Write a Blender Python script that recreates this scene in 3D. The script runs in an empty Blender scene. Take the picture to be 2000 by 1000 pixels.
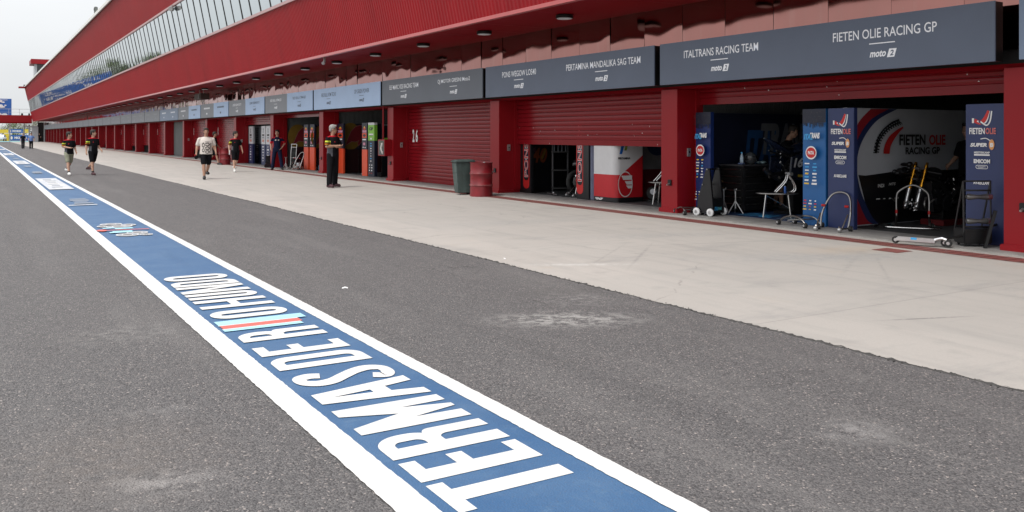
import bpy, bmesh, math, random
from mathutils import Vector, Matrix
random.seed(7)
R = math.radians
S = bpy.context.scene
COL = S.collection

# ------------------------------------------------------------------ camera, sky, sun, exposure
EYE = 1.60
YAW = 31.4                      # the view turns this far to the right of the pit lane
F = 1709.0                      # focal length in photo pixels (2000 wide)
cam_d = bpy.data.cameras.new('camera')
cam = bpy.data.objects.new('camera', cam_d); COL.objects.link(cam)
cam_d.sensor_width = 36.0; cam_d.lens = 36.0 * F / 2000.0
cam_d.shift_y = -(500 - 262) / 2000.0
cam_d.clip_start = 0.1; cam_d.clip_end = 3000
cam.location = (0, 0, EYE); cam.rotation_euler = (R(90), 0, R(-YAW))
S.camera = cam

SUN_ELEV, SUN_AZ = 60.0, 250.0   # azimuth clockwise from +Y; the sun stands to the left and a little behind
w = bpy.data.worlds.new('World'); S.world = w; w.use_nodes = True
nt = w.node_tree; nt.nodes.clear()
o_ = nt.nodes.new('ShaderNodeOutputWorld'); bg = nt.nodes.new('ShaderNodeBackground')
sky = nt.nodes.new('ShaderNodeTexSky'); sky.sky_type = 'NISHITA'; sky.sun_disc = False
sky.sun_elevation = R(SUN_ELEV); sky.sun_rotation = R(SUN_AZ); sky.dust_density = 4.0; sky.air_density = 1.0
hs = nt.nodes.new('ShaderNodeHueSaturation'); hs.inputs['Saturation'].default_value = 0.25
nt.links.new(sky.outputs[0], hs.inputs['Color'])
# overcast layer: pale cloud, brighter towards the zenith
tc = nt.nodes.new('ShaderNodeTexCoord'); sx = nt.nodes.new('ShaderNodeSeparateXYZ')
nt.links.new(tc.outputs['Generated'], sx.inputs[0])
rp = nt.nodes.new('ShaderNodeValToRGB')
rp.color_ramp.elements[0].position = 0.0; rp.color_ramp.elements[0].color = (7.3, 7.5, 7.65, 1)
rp.color_ramp.elements[1].position = 1.0; rp.color_ramp.elements[1].color = (16.5, 16.8, 17.3, 1)
nt.links.new(sx.outputs['Z'], rp.inputs[0])
cn = nt.nodes.new('ShaderNodeTexNoise'); cn.inputs['Scale'].default_value = 3.0; cn.inputs['Detail'].default_value = 5
mp = nt.nodes.new('ShaderNodeMapping'); mp.inputs['Scale'].default_value = (1, 1, 4)
nt.links.new(tc.outputs['Generated'], mp.inputs[0]); nt.links.new(mp.outputs[0], cn.inputs['Vector'])
cr = nt.nodes.new('ShaderNodeMapRange'); cr.inputs['To Min'].default_value = 0.9; cr.inputs['To Max'].default_value = 1.08
nt.links.new(cn.outputs[0], cr.inputs['Value'])
sc_ = nt.nodes.new('ShaderNodeVectorMath'); sc_.operation = 'SCALE'
nt.links.new(rp.outputs[0], sc_.inputs[0]); nt.links.new(cr.outputs[0], sc_.inputs['Scale'])
mx = nt.nodes.new('ShaderNodeMix'); mx.data_type = 'RGBA'; mx.inputs[0].default_value = 0.8
nt.links.new(hs.outputs[0], mx.inputs[6]); nt.links.new(sc_.outputs[0], mx.inputs[7])
nt.links.new(mx.outputs[2], bg.inputs['Color']); bg.inputs['Strength'].default_value = 0.107
nt.links.new(bg.outputs[0], o_.inputs[0])

sun_d = bpy.data.lights.new('sun', 'SUN'); sun_d.energy = 2.0; sun_d.angle = R(12); sun_d.color = (1.0, 0.955, 0.89)
sun = bpy.data.objects.new('sun', sun_d); COL.objects.link(sun)
_az, _el = R(SUN_AZ), R(SUN_ELEV)
_dir = Vector((math.sin(_az) * math.cos(_el), math.cos(_az) * math.cos(_el), math.sin(_el)))
sun.rotation_euler = _dir.to_track_quat('Z', 'Y').to_euler(); sun.location = (-20, -10, 40)
S.view_settings.view_transform = 'Standard'; S.view_settings.look = 'None'
S.view_settings.exposure = 0.22; S.view_settings.gamma = 1.0
try:
    S.cycles.max_bounces = 8; S.cycles.diffuse_bounces = 4; S.cycles.use_denoising = True
except Exception: pass

# ------------------------------------------------------------------ measuring: a column of the photo on a plane X = const
CT, ST = math.cos(R(YAW)), math.sin(R(YAW))
def YX(px, X):                  # Y where the sight line through a photo column meets the plane X
    t = (px - 1000) / F
    d = X / (t * CT + ST); return d * (CT - t * ST)
def XY(px, Y):
    t = (px - 1000) / F
    d = Y / (CT - t * ST); return d * (t * CT + ST)

# ------------------------------------------------------------------ materials
def _n(nt, kind, **kw):
    n = nt.nodes.new(kind)
    for k, v in kw.items():
        if k in n.inputs: n.inputs[k].default_value = v
        else: setattr(n, k, v)
    return n
def new_mat(name):
    m = bpy.data.materials.new(name); m.use_nodes = True
    nt = m.node_tree; return m, nt, nt.nodes['Principled BSDF']
MATS = {}
def mat(name, col, rough=.5, metal=0., var=.12, scale=6., bump=0., bscale=40., coat=0., ior=1.5, emit=0., stretch=(1, 1, 1), rvar=0.):
    if name.startswith('cloth'): ior = 1.15
    if name in MATS: return MATS[name]
    m, nt, b = new_mat(name)
    geo = _n(nt, 'ShaderNodeNewGeometry')
    mpp = _n(nt, 'ShaderNodeMapping'); mpp.inputs['Scale'].default_value = stretch
    nt.links.new(geo.outputs['Position'], mpp.inputs[0])
    nz = _n(nt, 'ShaderNodeTexNoise', Scale=scale, Detail=6.0, Roughness=.6)
    nt.links.new(mpp.outputs[0], nz.inputs['Vector'])
    mr = _n(nt, 'ShaderNodeMapRange'); mr.inputs['From Min'].default_value = .3; mr.inputs['From Max'].default_value = .7
    mr.inputs['To Min'].default_value = 1 - var; mr.inputs['To Max'].default_value = 1 + var
    nt.links.new(nz.outputs[0], mr.inputs['Value'])
    vm = _n(nt, 'ShaderNodeVectorMath', operation='SCALE'); vm.inputs[0].default_value = col
    nt.links.new(mr.outputs[0], vm.inputs['Scale']); nt.links.new(vm.outputs[0], b.inputs['Base Color'])
    b.inputs['Roughness'].default_value = rough; b.inputs['Metallic'].default_value = metal
    b.inputs['IOR'].default_value = ior; b.inputs['Coat Weight'].default_value = coat; b.inputs['Coat Roughness'].default_value = .08
    if rvar:
        m2 = _n(nt, 'ShaderNodeMapRange'); m2.inputs['From Min'].default_value = .3; m2.inputs['From Max'].default_value = .7
        m2.inputs['To Min'].default_value = max(rough - rvar, .02); m2.inputs['To Max'].default_value = min(rough + rvar, 1)
        nt.links.new(nz.outputs[0], m2.inputs['Value']); nt.links.new(m2.outputs[0], b.inputs['Roughness'])
    if emit:
        nt.links.new(vm.outputs[0], b.inputs['Emission Color']); b.inputs['Emission Strength'].default_value = emit
    if bump:
        n2 = _n(nt, 'ShaderNodeTexNoise', Scale=bscale, Detail=4.0)
        nt.links.new(geo.outputs['Position'], n2.inputs['Vector'])
        bp = _n(nt, 'ShaderNodeBump'); bp.inputs['Strength'].default_value = bump; bp.inputs['Distance'].default_value = .02
        nt.links.new(n2.outputs[0], bp.inputs['Height']); nt.links.new(bp.outputs[0], b.inputs['Normal'])
    MATS[name] = m; return m

def mix_chain(nt, base, steps):
    """steps: list of (mask socket, colour) laid one over the other"""
    cur = base
    for mask, c in steps:
        mm = _n(nt, 'ShaderNodeMix', data_type='RGBA')
        nt.links.new(mask, mm.inputs[0])
        if hasattr(cur, 'node'): nt.links.new(cur, mm.inputs[6])
        else: mm.inputs[6].default_value = cur
        mm.inputs[7].default_value = c if not hasattr(c, 'node') else (0, 0, 0, 1)
        if hasattr(c, 'node'): nt.links.new(c, mm.inputs[7])
        cur = mm.outputs[2]
    return cur
def noise_mask(nt, vec, scale, lo, hi, detail=5., amount=1., rough=.6):
    nz = _n(nt, 'ShaderNodeTexNoise', Scale=scale, Detail=detail, Roughness=rough); nt.links.new(vec, nz.inputs['Vector'])
    mr = _n(nt, 'ShaderNodeMapRange'); mr.inputs['From Min'].default_value = lo; mr.inputs['From Max'].default_value = hi
    mr.inputs['To Max'].default_value = amount; nt.links.new(nz.outputs[0], mr.inputs['Value']); return mr.outputs[0]
def mul(nt, a, b_):
    m = _n(nt, 'ShaderNodeMath', operation='MULTIPLY'); nt.links.new(a, m.inputs[0])
    if hasattr(b_, 'node'): nt.links.new(b_, m.inputs[1])
    else: m.inputs[1].default_value = b_
    return m.outputs[0]
def mapped(nt, vec, scale, rotz=0):
    mpp = _n(nt, 'ShaderNodeMapping'); mpp.inputs['Scale'].default_value = scale; mpp.inputs['Rotation'].default_value = (0, 0, rotz)
    nt.links.new(vec, mpp.inputs[0]); return mpp.outputs[0]
def spot_mask(nt, vec, c, sx, sy, rot, lo, hi, amount):
    """a smudge of its own shape lying at c on the ground: noise broken ellipse"""
    sub = _n(nt, 'ShaderNodeVectorMath', operation='SUBTRACT'); nt.links.new(vec, sub.inputs[0]); sub.inputs[1].default_value = (c[0], c[1], 0)
    mv = mapped(nt, sub.outputs[0], (1, 1, 0)); mp2 = _n(nt, 'ShaderNodeVectorRotate', rotation_type='Z_AXIS'); mp2.inputs['Angle'].default_value = rot
    nt.links.new(mv, mp2.inputs['Vector']); mv = mapped(nt, mp2.outputs[0], (1 / sx, 1 / sy, 0))
    ln = _n(nt, 'ShaderNodeVectorMath', operation='LENGTH'); nt.links.new(mv, ln.inputs[0])
    fall = _n(nt, 'ShaderNodeMapRange'); fall.inputs['From Min'].default_value = 1.0; fall.inputs['From Max'].default_value = 0.25
    nt.links.new(ln.outputs['Value'], fall.inputs['Value'])
    return mul(nt, fall.outputs[0], noise_mask(nt, vec, 9., lo, hi, 8., amount, .7))

def asphalt_mat():
    m, nt, b = new_mat('asphalt'); geo = _n(nt, 'ShaderNodeNewGeometry'); P = geo.outputs['Position']
    stones = _n(nt, 'ShaderNodeTexVoronoi', Scale=108.0, feature='F1'); nt.links.new(P, stones.inputs['Vector'])
    sr = _n(nt, 'ShaderNodeValToRGB'); e = sr.color_ramp
    e.elements[0].color = (.045, .044, .046, 1); e.elements[1].color = (.46, .40, .37, 1)
    e.elements.new(.5).color = (.112, .108, .110, 1); e.elements.new(.9).color = (.165, .157, .155, 1); e.elements.new(.965).color = (.2, .185, .178, 1)
    sep = _n(nt, 'ShaderNodeSeparateColor'); nt.links.new(stones.outputs['Color'], sep.inputs[0]); nt.links.new(sep.outputs[0], sr.inputs[0])
    avo = _n(nt, 'ShaderNodeTexVoronoi', Scale=.42, feature='DISTANCE_TO_EDGE'); awb = _n(nt, 'ShaderNodeTexNoise', Scale=1.7, Detail=9.0); nt.links.new(P, awb.inputs['Vector'])
    aad = _n(nt, 'ShaderNodeVectorMath', operation='ADD'); asc = _n(nt, 'ShaderNodeVectorMath', operation='SCALE'); asc.inputs['Scale'].default_value = .7
    nt.links.new(awb.outputs['Color'], asc.inputs[0]); nt.links.new(P, aad.inputs[0]); nt.links.new(asc.outputs[0], aad.inputs[1]); nt.links.new(aad.outputs[0], avo.inputs['Vector'])
    acr = _n(nt, 'ShaderNodeMapRange'); acr.inputs['From Min'].default_value = .004; acr.inputs['From Max'].default_value = .001; nt.links.new(avo.outputs[0], acr.inputs['Value'])
    fine = noise_mask(nt, P, 210., .3, .7, 2.)
    c = mix_chain(nt, sr.outputs[0], [(mul(nt, fine, .3), (.075, .07, .069, 1)),
        (noise_mask(nt, P, .35, .42, .7, 6., .3), (.12, .113, .112, 1)),
        (noise_mask(nt, mapped(nt, P, (1.4, .16, 1)), 1.2, .52, .75, 5., .3), (.22, .21, .203, 1)),
        (noise_mask(nt, P, 5., .6, .78, 6., .35), (.25, .24, .23, 1)),
        (noise_mask(nt, mapped(nt, P, (2.4, .05, 1)), 1.0, .55, .72, 6., .35), (.075, .073, .074, 1)),
        (noise_mask(nt, mapped(nt, P, (.3, .9, 1), .3), 1.0, .56, .72, 8., .4, .7), (.1, .094, .09, 1)),
        (mul(nt, acr.outputs[0], noise_mask(nt, P, .8, .5, .62, 3., .7)), (.035, .034, .034, 1)),
        (noise_mask(nt, P, 17., .735, .77, 3., .8), (.36, .34, .32, 1)),
        (noise_mask(nt, P, 34., .70, .76, 2., .8), (.4, .36, .33, 1)),
        (spot_mask(nt, P, (4.35, 6.2), .85, .42, .5, .46, .56, .85), (.36, .35, .335, 1)),
        (spot_mask(nt, P, (4.95, 6.9), .5, .5, .2, .5, .62, .6), (.31, .3, .29, 1)),
        (spot_mask(nt, P, (.75, 4.25), .36, .2, .4, .43, .58, .65), (.3, .29, .285, 1)),
        (spot_mask(nt, P, (4.05, 3.05), .32, .26, .2, .42, .58, .6), (.28, .27, .265, 1)),
        (spot_mask(nt, P, (.9, 5.4), .3, .2, 0., .47, .62, .4), (.27, .26, .255, 1)),
        (spot_mask(nt, P, (.55, 4.7), .7, .9, 0., .3, .7, .35), (.2, .165, .14, 1)),
        (spot_mask(nt, P, (1.0, 7.6), .6, .45, 0., .45, .6, .5), (.25, .24, .23, 1))])
    nt.links.new(c, b.inputs['Base Color']); b.inputs['Roughness'].default_value = .82
    bp = _n(nt, 'ShaderNodeBump'); bp.inputs['Strength'].default_value = .85; bp.inputs['Distance'].default_value = .008
    nt.links.new(stones.outputs['Distance'], bp.inputs['Height']); bp.invert = True; nt.links.new(bp.outputs[0], b.inputs['Normal'])
    return m
def concrete_mat():
    m, nt, b = new_mat('concrete'); geo = _n(nt, 'ShaderNodeNewGeometry'); P = geo.outputs['Position']
    cracks = _n(nt, 'ShaderNodeTexVoronoi', Scale=.22, feature='DISTANCE_TO_EDGE')
    wob = _n(nt, 'ShaderNodeTexNoise', Scale=1.3, Detail=8.0); nt.links.new(P, wob.inputs['Vector'])
    ad = _n(nt, 'ShaderNodeVectorMath', operation='ADD'); sc2 = _n(nt, 'ShaderNodeVectorMath', operation='SCALE'); sc2.inputs['Scale'].default_value = .55
    nt.links.new(wob.outputs['Color'], sc2.inputs[0]); nt.links.new(P, ad.inputs[0]); nt.links.new(sc2.outputs[0], ad.inputs[1])
    nt.links.new(ad.outputs[0], cracks.inputs['Vector'])
    ck = _n(nt, 'ShaderNodeMapRange'); ck.inputs['From Min'].default_value = .004; ck.inputs['From Max'].default_value = .0005
    nt.links.new(cracks.outputs[0], ck.inputs['Value'])
    sepp = _n(nt, 'ShaderNodeSeparateXYZ'); nt.links.new(P, sepp.inputs[0])
    jm = _n(nt, 'ShaderNodeMath', operation='PINGPONG'); jm.inputs[1].default_value = 2.6; nt.links.new(sepp.outputs['Y'], jm.inputs[0])
    jr = _n(nt, 'ShaderNodeMapRange'); jr.inputs['From Min'].default_value = .012; jr.inputs['From Max'].default_value = .006; nt.links.new(jm.outputs[0], jr.inputs['Value'])
    vor = _n(nt, 'ShaderNodeTexVoronoi', Scale=1.0); nt.links.new(mapped(nt, P, (.23, .1923, 0)), vor.inputs['Vector']); vor.inputs['Randomness'].default_value = 0.0
    pours = _n(nt, 'ShaderNodeSeparateColor'); nt.links.new(vor.outputs['Color'], pours.inputs[0])
    jx = _n(nt, 'ShaderNodeMath', operation='PINGPONG'); jx.inputs[1].default_value = 2.17; nt.links.new(sepp.outputs['X'], jx.inputs[0])
    jxr = _n(nt, 'ShaderNodeMapRange'); jxr.inputs['From Min'].default_value = .012; jxr.inputs['From Max'].default_value = .006; nt.links.new(jx.outputs[0], jxr.inputs['Value'])
    streak = mapped(nt, P, (2.2, .25, 1)); diag = mapped(nt, P, (.35, 2.8, 1), .62)
    c = mix_chain(nt, (.41, .383, .354, 1), [(noise_mask(nt, P, .55, .35, .7, 7., .75), (.47, .44, .408, 1)),
        (noise_mask(nt, streak, 1.6, .5, .75, 7., .7), (.30, .287, .272, 1)),
        (noise_mask(nt, P, 2.4, .58, .75, 8., .55), (.255, .247, .238, 1)),
        (noise_mask(nt, diag, .9, .63, .72, 9., .4, .75), (.2, .2, .205, 1)),
        (noise_mask(nt, P, 1.1, .62, .75, 7., .35), (.42, .34, .25, 1)),
        (noise_mask(nt, P, 60., .35, .8, 3., .35), (.30, .28, .26, 1)),
        (noise_mask(nt, P, 14., .72, .78, 3., .7), (.16, .155, .15, 1)),
        (mul(nt, ck.outputs[0], noise_mask(nt, P, 2., .45, .6, 3., .5)), (.14, .13, .12, 1)),
        (mul(nt, pours.outputs[0], .34), (.32, .315, .298, 1)),
        (noise_mask(nt, mapped(nt, P, (.5, 1.6, 1), -.35), .8, .55, .72, 9., .6, .72), (.255, .25, .246, 1)),
        (noise_mask(nt, mapped(nt, P, (3., .35, 1), .2), 1.1, .66, .72, 9., .55, .75), (.18, .177, .175, 1)),
        (noise_mask(nt, P, 4.5, .66, .72, 8., .4, .7), (.5, .485, .46, 1)),
        (mul(nt, jr.outputs[0], .4), (.2, .19, .18, 1)), (mul(nt, jxr.outputs[0], .3), (.22, .21, .2, 1)),
        (spot_mask(nt, P, (7.5, 9.0), 1.6, .035, -.75, .36, .6, .45), (.17, .165, .165, 1)),
        (spot_mask(nt, P, (7.2, 9.3), 1.4, .03, -.7, .4, .6, .4), (.19, .185, .185, 1)),
        (spot_mask(nt, P, (9.2, 6.6), 1.5, .03, -.7, .4, .6, .35), (.2, .19, .19, 1)),
        (spot_mask(nt, P, (9.3, 7.1), 1.7, .05, -.55, .4, .6, .35), (.22, .21, .21, 1)),
        (spot_mask(nt, P, (9.6, 9.3), 2.6, .02, .25, .2, .4, .7), (.2, .19, .185, 1)),
        (spot_mask(nt, P, (7.0, 4.6), .6, .03, .35, .35, .5, .8), (.17, .165, .16, 1)),
        (spot_mask(nt, P, (9.5, 11.5), .35, .16, .2, .4, .6, .6), (.24, .235, .235, 1)),
        (spot_mask(nt, P, (9.3, 7.6), 2.2, .55, .45, .38, .62, .7), (.29, .292, .295, 1)),
        (spot_mask(nt, P, (9.0, 10.6), 1.8, .4, .3, .4, .62, .6), (.3, .298, .295, 1)),
        (spot_mask(nt, P, (8.2, 13.5), 2.2, .5, .1, .4, .62, .6), (.3, .295, .29, 1)),
        (spot_mask(nt, P, (6.3, 8.7), .9, .12, .5, .4, .56, .8), (.52, .51, .49, 1)),
        (spot_mask(nt, P, (10.2, 7.9), 1.0, .5, .2, .3, .6, .4), (.44, .33, .22, 1))])
    nt.links.new(c, b.inputs['Base Color']); b.inputs['Roughness'].default_value = .72
    hn = _n(nt, 'ShaderNodeTexNoise', Scale=90.0, Detail=4.0); nt.links.new(P, hn.inputs['Vector'])
    bp = _n(nt, 'ShaderNodeBump'); bp.inputs['Strength'].default_value = .25; bp.inputs['Distance'].default_value = .006
    nt.links.new(hn.outputs[0], bp.inputs['Height']); nt.links.new(bp.outputs[0], b.inputs['Normal'])
    return m
def paint_mat(name, col, worn, wear=.6):
    m, nt, b = new_mat(name); geo = _n(nt, 'ShaderNodeNewGeometry'); P = geo.outputs['Position']
    c = mix_chain(nt, col, [(noise_mask(nt, P, 1.7, .35, .75, 7., .55 * wear), worn),
        (noise_mask(nt, P, 9., .55, .8, 7., .6 * wear), worn),
        (noise_mask(nt, mapped(nt, P, (1, .22, 1)), 2.6, .52, .75, 8., .45 * wear, .7), (col[0] * .62, col[1] * .68, col[2] * .72, 1)),
        (noise_mask(nt, P, 3.1, .60, .72, 9., .5 * wear, .75), (worn[0] * 1.15, worn[1] * 1.12, worn[2] * 1.05, 1)),
        (noise_mask(nt, P, 120., .60, .74, 2., .6 * wear), (.1, .1, .1, 1)),
        (noise_mask(nt, mapped(nt, P, (1, .3, 1)), 5., .68, .74, 8., .5 * wear, .8), (.12, .12, .13, 1))])
    nt.links.new(c, b.inputs['Base Color']); b.inputs['Roughness'].default_value = .62
    st = _n(nt, 'ShaderNodeTexVoronoi', Scale=95.0); nt.links.new(P, st.inputs['Vector'])
    bp = _n(nt, 'ShaderNodeBump'); bp.inputs['Strength'].default_value = .3; bp.inputs['Distance'].default_value = .006; bp.invert = True
    nt.links.new(st.outputs['Distance'], bp.inputs['Height']); nt.links.new(bp.outputs[0], b.inputs['Normal'])
    return m
ASPHALT, CONCRETE = asphalt_mat(), concrete_mat()
BLUEP = paint_mat('blue_paint', (.034, .106, .232, 1), (.09, .17, .285, 1), 1.0)
WHITEP = paint_mat('white_paint', (.70, .70, .69, 1), (.56, .555, .54, 1), .9)
CYANP = paint_mat('light_blue_paint', (.36, .66, .78, 1), (.45, .65, .72, 1), .5)
REDP = paint_mat('red_paint', (.62, .12, .1, 1), (.6, .2, .17, 1), .5)
PAVER = paint_mat('brick_red_pavers', (.20, .055, .05, 1), (.26, .12, .1, 1), 1.0)
CYANG = paint_mat('cyan_run_off_paint', (.2, .55, .6, 1), (.3, .5, .5, 1), .5)

# ------------------------------------------------------------------ mesh building
class MB:
    def __init__(s): s.v, s.f, s.m = [], [], []
    def poly(s, pts, m=0):
        i = len(s.v); s.v += [tuple(p) for p in pts]; s.f.append(tuple(range(i, i + len(pts)))); s.m.append(m); return s
    def box(s, a, b, m=0, M=None):
        x0, y0, z0 = a; x1, y1, z1 = b
        P = [(x0, y0, z0), (x1, y0, z0), (x1, y1, z0), (x0, y1, z0), (x0, y0, z1), (x1, y0, z1), (x1, y1, z1), (x0, y1, z1)]
        if M is not None: P = [tuple(M @ Vector(p)) for p in P]
        i = len(s.v); s.v += P
        for q in ((0, 3, 2, 1), (4, 5, 6, 7), (0, 1, 5, 4), (1, 2, 6, 5), (2, 3, 7, 6), (3, 0, 4, 7)):
            s.f.append(tuple(i + k for k in q)); s.m.append(m)
        return s
    def rings(s, rings, m=0, caps=True, closed=False):
        n = len(rings[0]); i0 = len(s.v)
        for r in rings: s.v += [tuple(p) for p in r]
        K = len(rings)
        for a in range(K if closed else K - 1):
            b = (a + 1) % K
            for k in range(n):
                l = (k + 1) % n
                s.f.append((i0 + a * n + k, i0 + a * n + l, i0 + b * n + l, i0 + b * n + k)); s.m.append(m)
        if caps and not closed:
            s.f.append(tuple(i0 + k for k in reversed(range(n)))); s.m.append(m)
            s.f.append(tuple(i0 + (K - 1) * n + k for k in range(n))); s.m.append(m)
        return s
    def tube(s, pts, r, n=8, m=0, closed=False):
        P = [Vector(p) for p in pts]; K = len(P)
        rr = r if isinstance(r, (list, tuple)) else [r] * K
        rs = []; ref = None
        for k in range(K):
            if closed: t = P[(k + 1) % K] - P[k - 1]
            else: t = P[min(k + 1, K - 1)] - P[max(k - 1, 0)]
            if t.length < 1e-9: t = Vector((0, 0, 1))
            t.normalize()
            if ref is None:
                ref = Vector((0, 0, 1)) if abs(t.z) < .9 else Vector((1, 0, 0))
            a = (ref - t * ref.dot(t))
            if a.length < 1e-6: a = t.orthogonal()
            a.normalize(); ref = a; b = t.cross(a)
            rs.append([P[k] + (a * math.cos(2 * math.pi * q / n) + b * math.sin(2 * math.pi * q / n)) * rr[k] for q in range(n)])
        return s.rings(rs, m, True, closed)
    def cyl(s, p0, p1, r0, r1=None, n=12, m=0): return s.tube([p0, p1], [r0, r0 if r1 is None else r1], n, m)
    def lathe(s, prof, c=(0, 0, 0), n=20, m=0, M=None):
        rs = []
        for r, z in prof:
            ring = [Vector((r * math.cos(2 * math.pi * k / n), r * math.sin(2 * math.pi * k / n), z)) for k in range(n)]
            if M is not None: ring = [M @ p for p in ring]
            rs.append([p + Vector(c) for p in ring])
        return s.rings(rs, m)
    def ell(s, c, r, nu=12, nv=8, m=0, M=None):
        rs = []
        for j in range(nv + 1):
            a = -math.pi / 2 + math.pi * j / nv; cz = max(math.cos(a), .02)
            ring = [Vector((r[0] * cz * math.cos(2 * math.pi * k / nu), r[1] * cz * math.sin(2 * math.pi * k / nu), r[2] * math.sin(a))) for k in range(nu)]
            if M is not None: ring = [M @ p for p in ring]
            rs.append([p + Vector(c) for p in ring])
        return s.rings(rs, m)
    def torus(s, c, Rr, r, axis='y', n=24, k=8, m=0):
        ps = []
        for q in range(n):
            a = 2 * math.pi * q / n; u, v_ = Rr * math.cos(a), Rr * math.sin(a)
            ps.append({'y': (c[0] + u, c[1], c[2] + v_), 'x': (c[0], c[1] + u, c[2] + v_), 'z': (c[0] + u, c[1] + v_, c[2])}[axis])
        return s.tube(ps, r, k, m, True)
    def prism(s, poly, o, ex, ey, ez, m=0):
        o, ex, ey, ez = Vector(o), Vector(ex), Vector(ey), Vector(ez)
        A = [o + ex * p[0] + ey * p[1] for p in poly]
        return s.rings([A, [p + ez for p in A]], m)
    def build(s, name, mats, parent=None, smooth=False, world=False, bevel=0.):
        me = bpy.data.meshes.new(name); me.from_pydata(s.v, [], s.f); me.update()
        if not isinstance(mats, (list, tuple)): mats = [mats]
        for q in mats: me.materials.append(q)
        me.polygons.foreach_set('material_index', s.m)
        bm = bmesh.new(); bm.from_mesh(me); bmesh.ops.recalc_face_normals(bm, faces=bm.faces)
        if bevel:
            bmesh.ops.remove_doubles(bm, verts=bm.verts, dist=1e-5)
            es = [e for e in bm.edges if len(e.link_faces) == 2 and e.calc_face_angle(0) > .6]
            bmesh.ops.bevel(bm, geom=es, offset=bevel, segments=2, affect='EDGES', clamp_overlap=True)
        bm.to_mesh(me); bm.free()
        if smooth:
            me.polygons.foreach_set('use_smooth', [True] * len(me.polygons))
            try: me.set_sharp_from_angle(angle=R(40))
            except Exception: pass
        ob = bpy.data.objects.new(name, me); COL.objects.link(ob)
        if parent is not None: setp(ob, parent, world)
        return ob
def wmat(o):
    return o.matrix_basis.copy() if o.parent is None else wmat(o.parent) @ o.matrix_parent_inverse @ o.matrix_basis
def setp(ob, parent, world=False):
    ob.parent = parent
    if world: ob.matrix_parent_inverse = wmat(parent).inverted()
def tag(o, label=None, cat=None, group=None, kind=None):
    if label: o['label'] = label
    if cat: o['category'] = cat
    if group: o['group'] = group
    if kind: o['kind'] = kind
    return o
def thing(name, label, cat, loc=(0, 0, 0), rz=0., group=None):
    o = bpy.data.objects.new(name, None); COL.objects.link(o); o.empty_display_size = .1
    o.location = loc; o.rotation_euler = (0, 0, rz); return tag(o, label, cat, group, 'thing')
def copy_tree(o, parent=None):
    c = o.copy(); COL.objects.link(c); c.parent = parent
    for ch in list(o.children): copy_tree(ch, c)
    return c

# flat lettering and printed marks: everything printed on one panel is one mesh, each layer a hair above the one below
_TC = {}
def text_shape(txt, shear=0., bold=.02):
    key = (txt, shear, bold)
    if key not in _TC:
        c = bpy.data.curves.new('t', 'FONT'); c.body = txt; c.shear = shear; c.offset = bold; c.resolution_u = 3
        o = bpy.data.objects.new('t', c); me = o.to_mesh()
        vs = [(v.co.x, v.co.y) for v in me.vertices]; fs = [tuple(p.vertices) for p in me.polygons]
        o.to_mesh_clear(); bpy.data.objects.remove(o); bpy.data.curves.remove(c)
        xs = [v[0] for v in vs] or [0]; ys = [v[1] for v in vs] or [0]
        x0, x1, y0, y1 = min(xs), max(xs), min(ys), max(ys)
        _TC[key] = ([((x - x0) / max(x1 - x0, 1e-6) - .5, (y - y0) / max(y1 - y0, 1e-6) - .5) for x, y in vs], fs, (x1 - x0) / max(y1 - y0, 1e-6))
    return _TC[key]
class Deco:
    def __init__(s, o, ex, ey, step=.0012, base=.003):
        s.o, s.ex, s.ey = Vector(o), Vector(ex).normalized(), Vector(ey).normalized()
        s.n = s.ex.cross(s.ey); s.mb = MB(); s.mats = []; s.z = base; s.step = step
    def mi(s, m):
        if m not in s.mats: s.mats.append(m)
        return s.mats.index(m)
    def P(s, u, v): return s.o + s.ex * u + s.ey * v + s.n * s.z
    def up(s): s.z += s.step
    def text(s, txt, u, v, w, h, m, shear=0., bold=.02, rot=0):
        vs, fs, asp = text_shape(txt, shear, bold)
        if w is None: w = h * asp
        i = len(s.mb.v); k = s.mi(m)
        for x, y in vs:
            a, b = x * w, y * h
            if rot == 90: a, b = -b, a
            s.mb.v.append(tuple(s.P(u + a, v + b)))
        for f in fs: s.mb.f.append(tuple(i + q for q in f)); s.mb.m.append(k)
        return s
    def poly(s, pts, m): s.mb.poly([s.P(*p) for p in pts], s.mi(m)); s.up(); return s
    def rect(s, u0, v0, u1, v1, m): return s.poly([(u0, v0), (u1, v0), (u1, v1), (u0, v1)], m)
    def oval(s, u, v, a, b, m, n=28): return s.poly([(u + a * math.cos(2 * math.pi * k / n), v + b * math.sin(2 * math.pi * k / n)) for k in range(n)], m)
    def ring(s, outer, inner, m, closed=True):
        n = len(outer); k = s.mi(m)
        for q in range(n if closed else n - 1):
            l = (q + 1) % n
            s.mb.poly([s.P(*outer[q]), s.P(*outer[l]), s.P(*inner[l]), s.P(*inner[q])], k)
        s.up(); return s
    def stroke(s, pts, wu, m, wv=None, ends=None):
        wv = wv or wu; A, B = [], []
        for q in range(len(pts)):
            a, b = pts[max(q - 1, 0)], pts[min(q + 1, len(pts) - 1)]
            tx, ty = b[0] - a[0], b[1] - a[1]; L = math.hypot(tx, ty) or 1
            nx, ny = -ty / L, tx / L
            A.append((pts[q][0] + nx * wu / 2, pts[q][1] + ny * wv / 2)); B.append((pts[q][0] - nx * wu / 2, pts[q][1] - ny * wv / 2))
        return s.ring(A, B, m, False)
    def build(s, name, parent, world=True): return s.mb.build(name, s.mats, parent, world=world)
def faceX(X, Yfar): return ((X, Yfar, 0), (0, -1, 0), (0, 0, 1))     # a panel that looks at the pit lane
def faceY(Y, X0): return ((X0, Y, 0), (1, 0, 0), (0, 0, 1))          # a panel that looks back towards the camera
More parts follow.
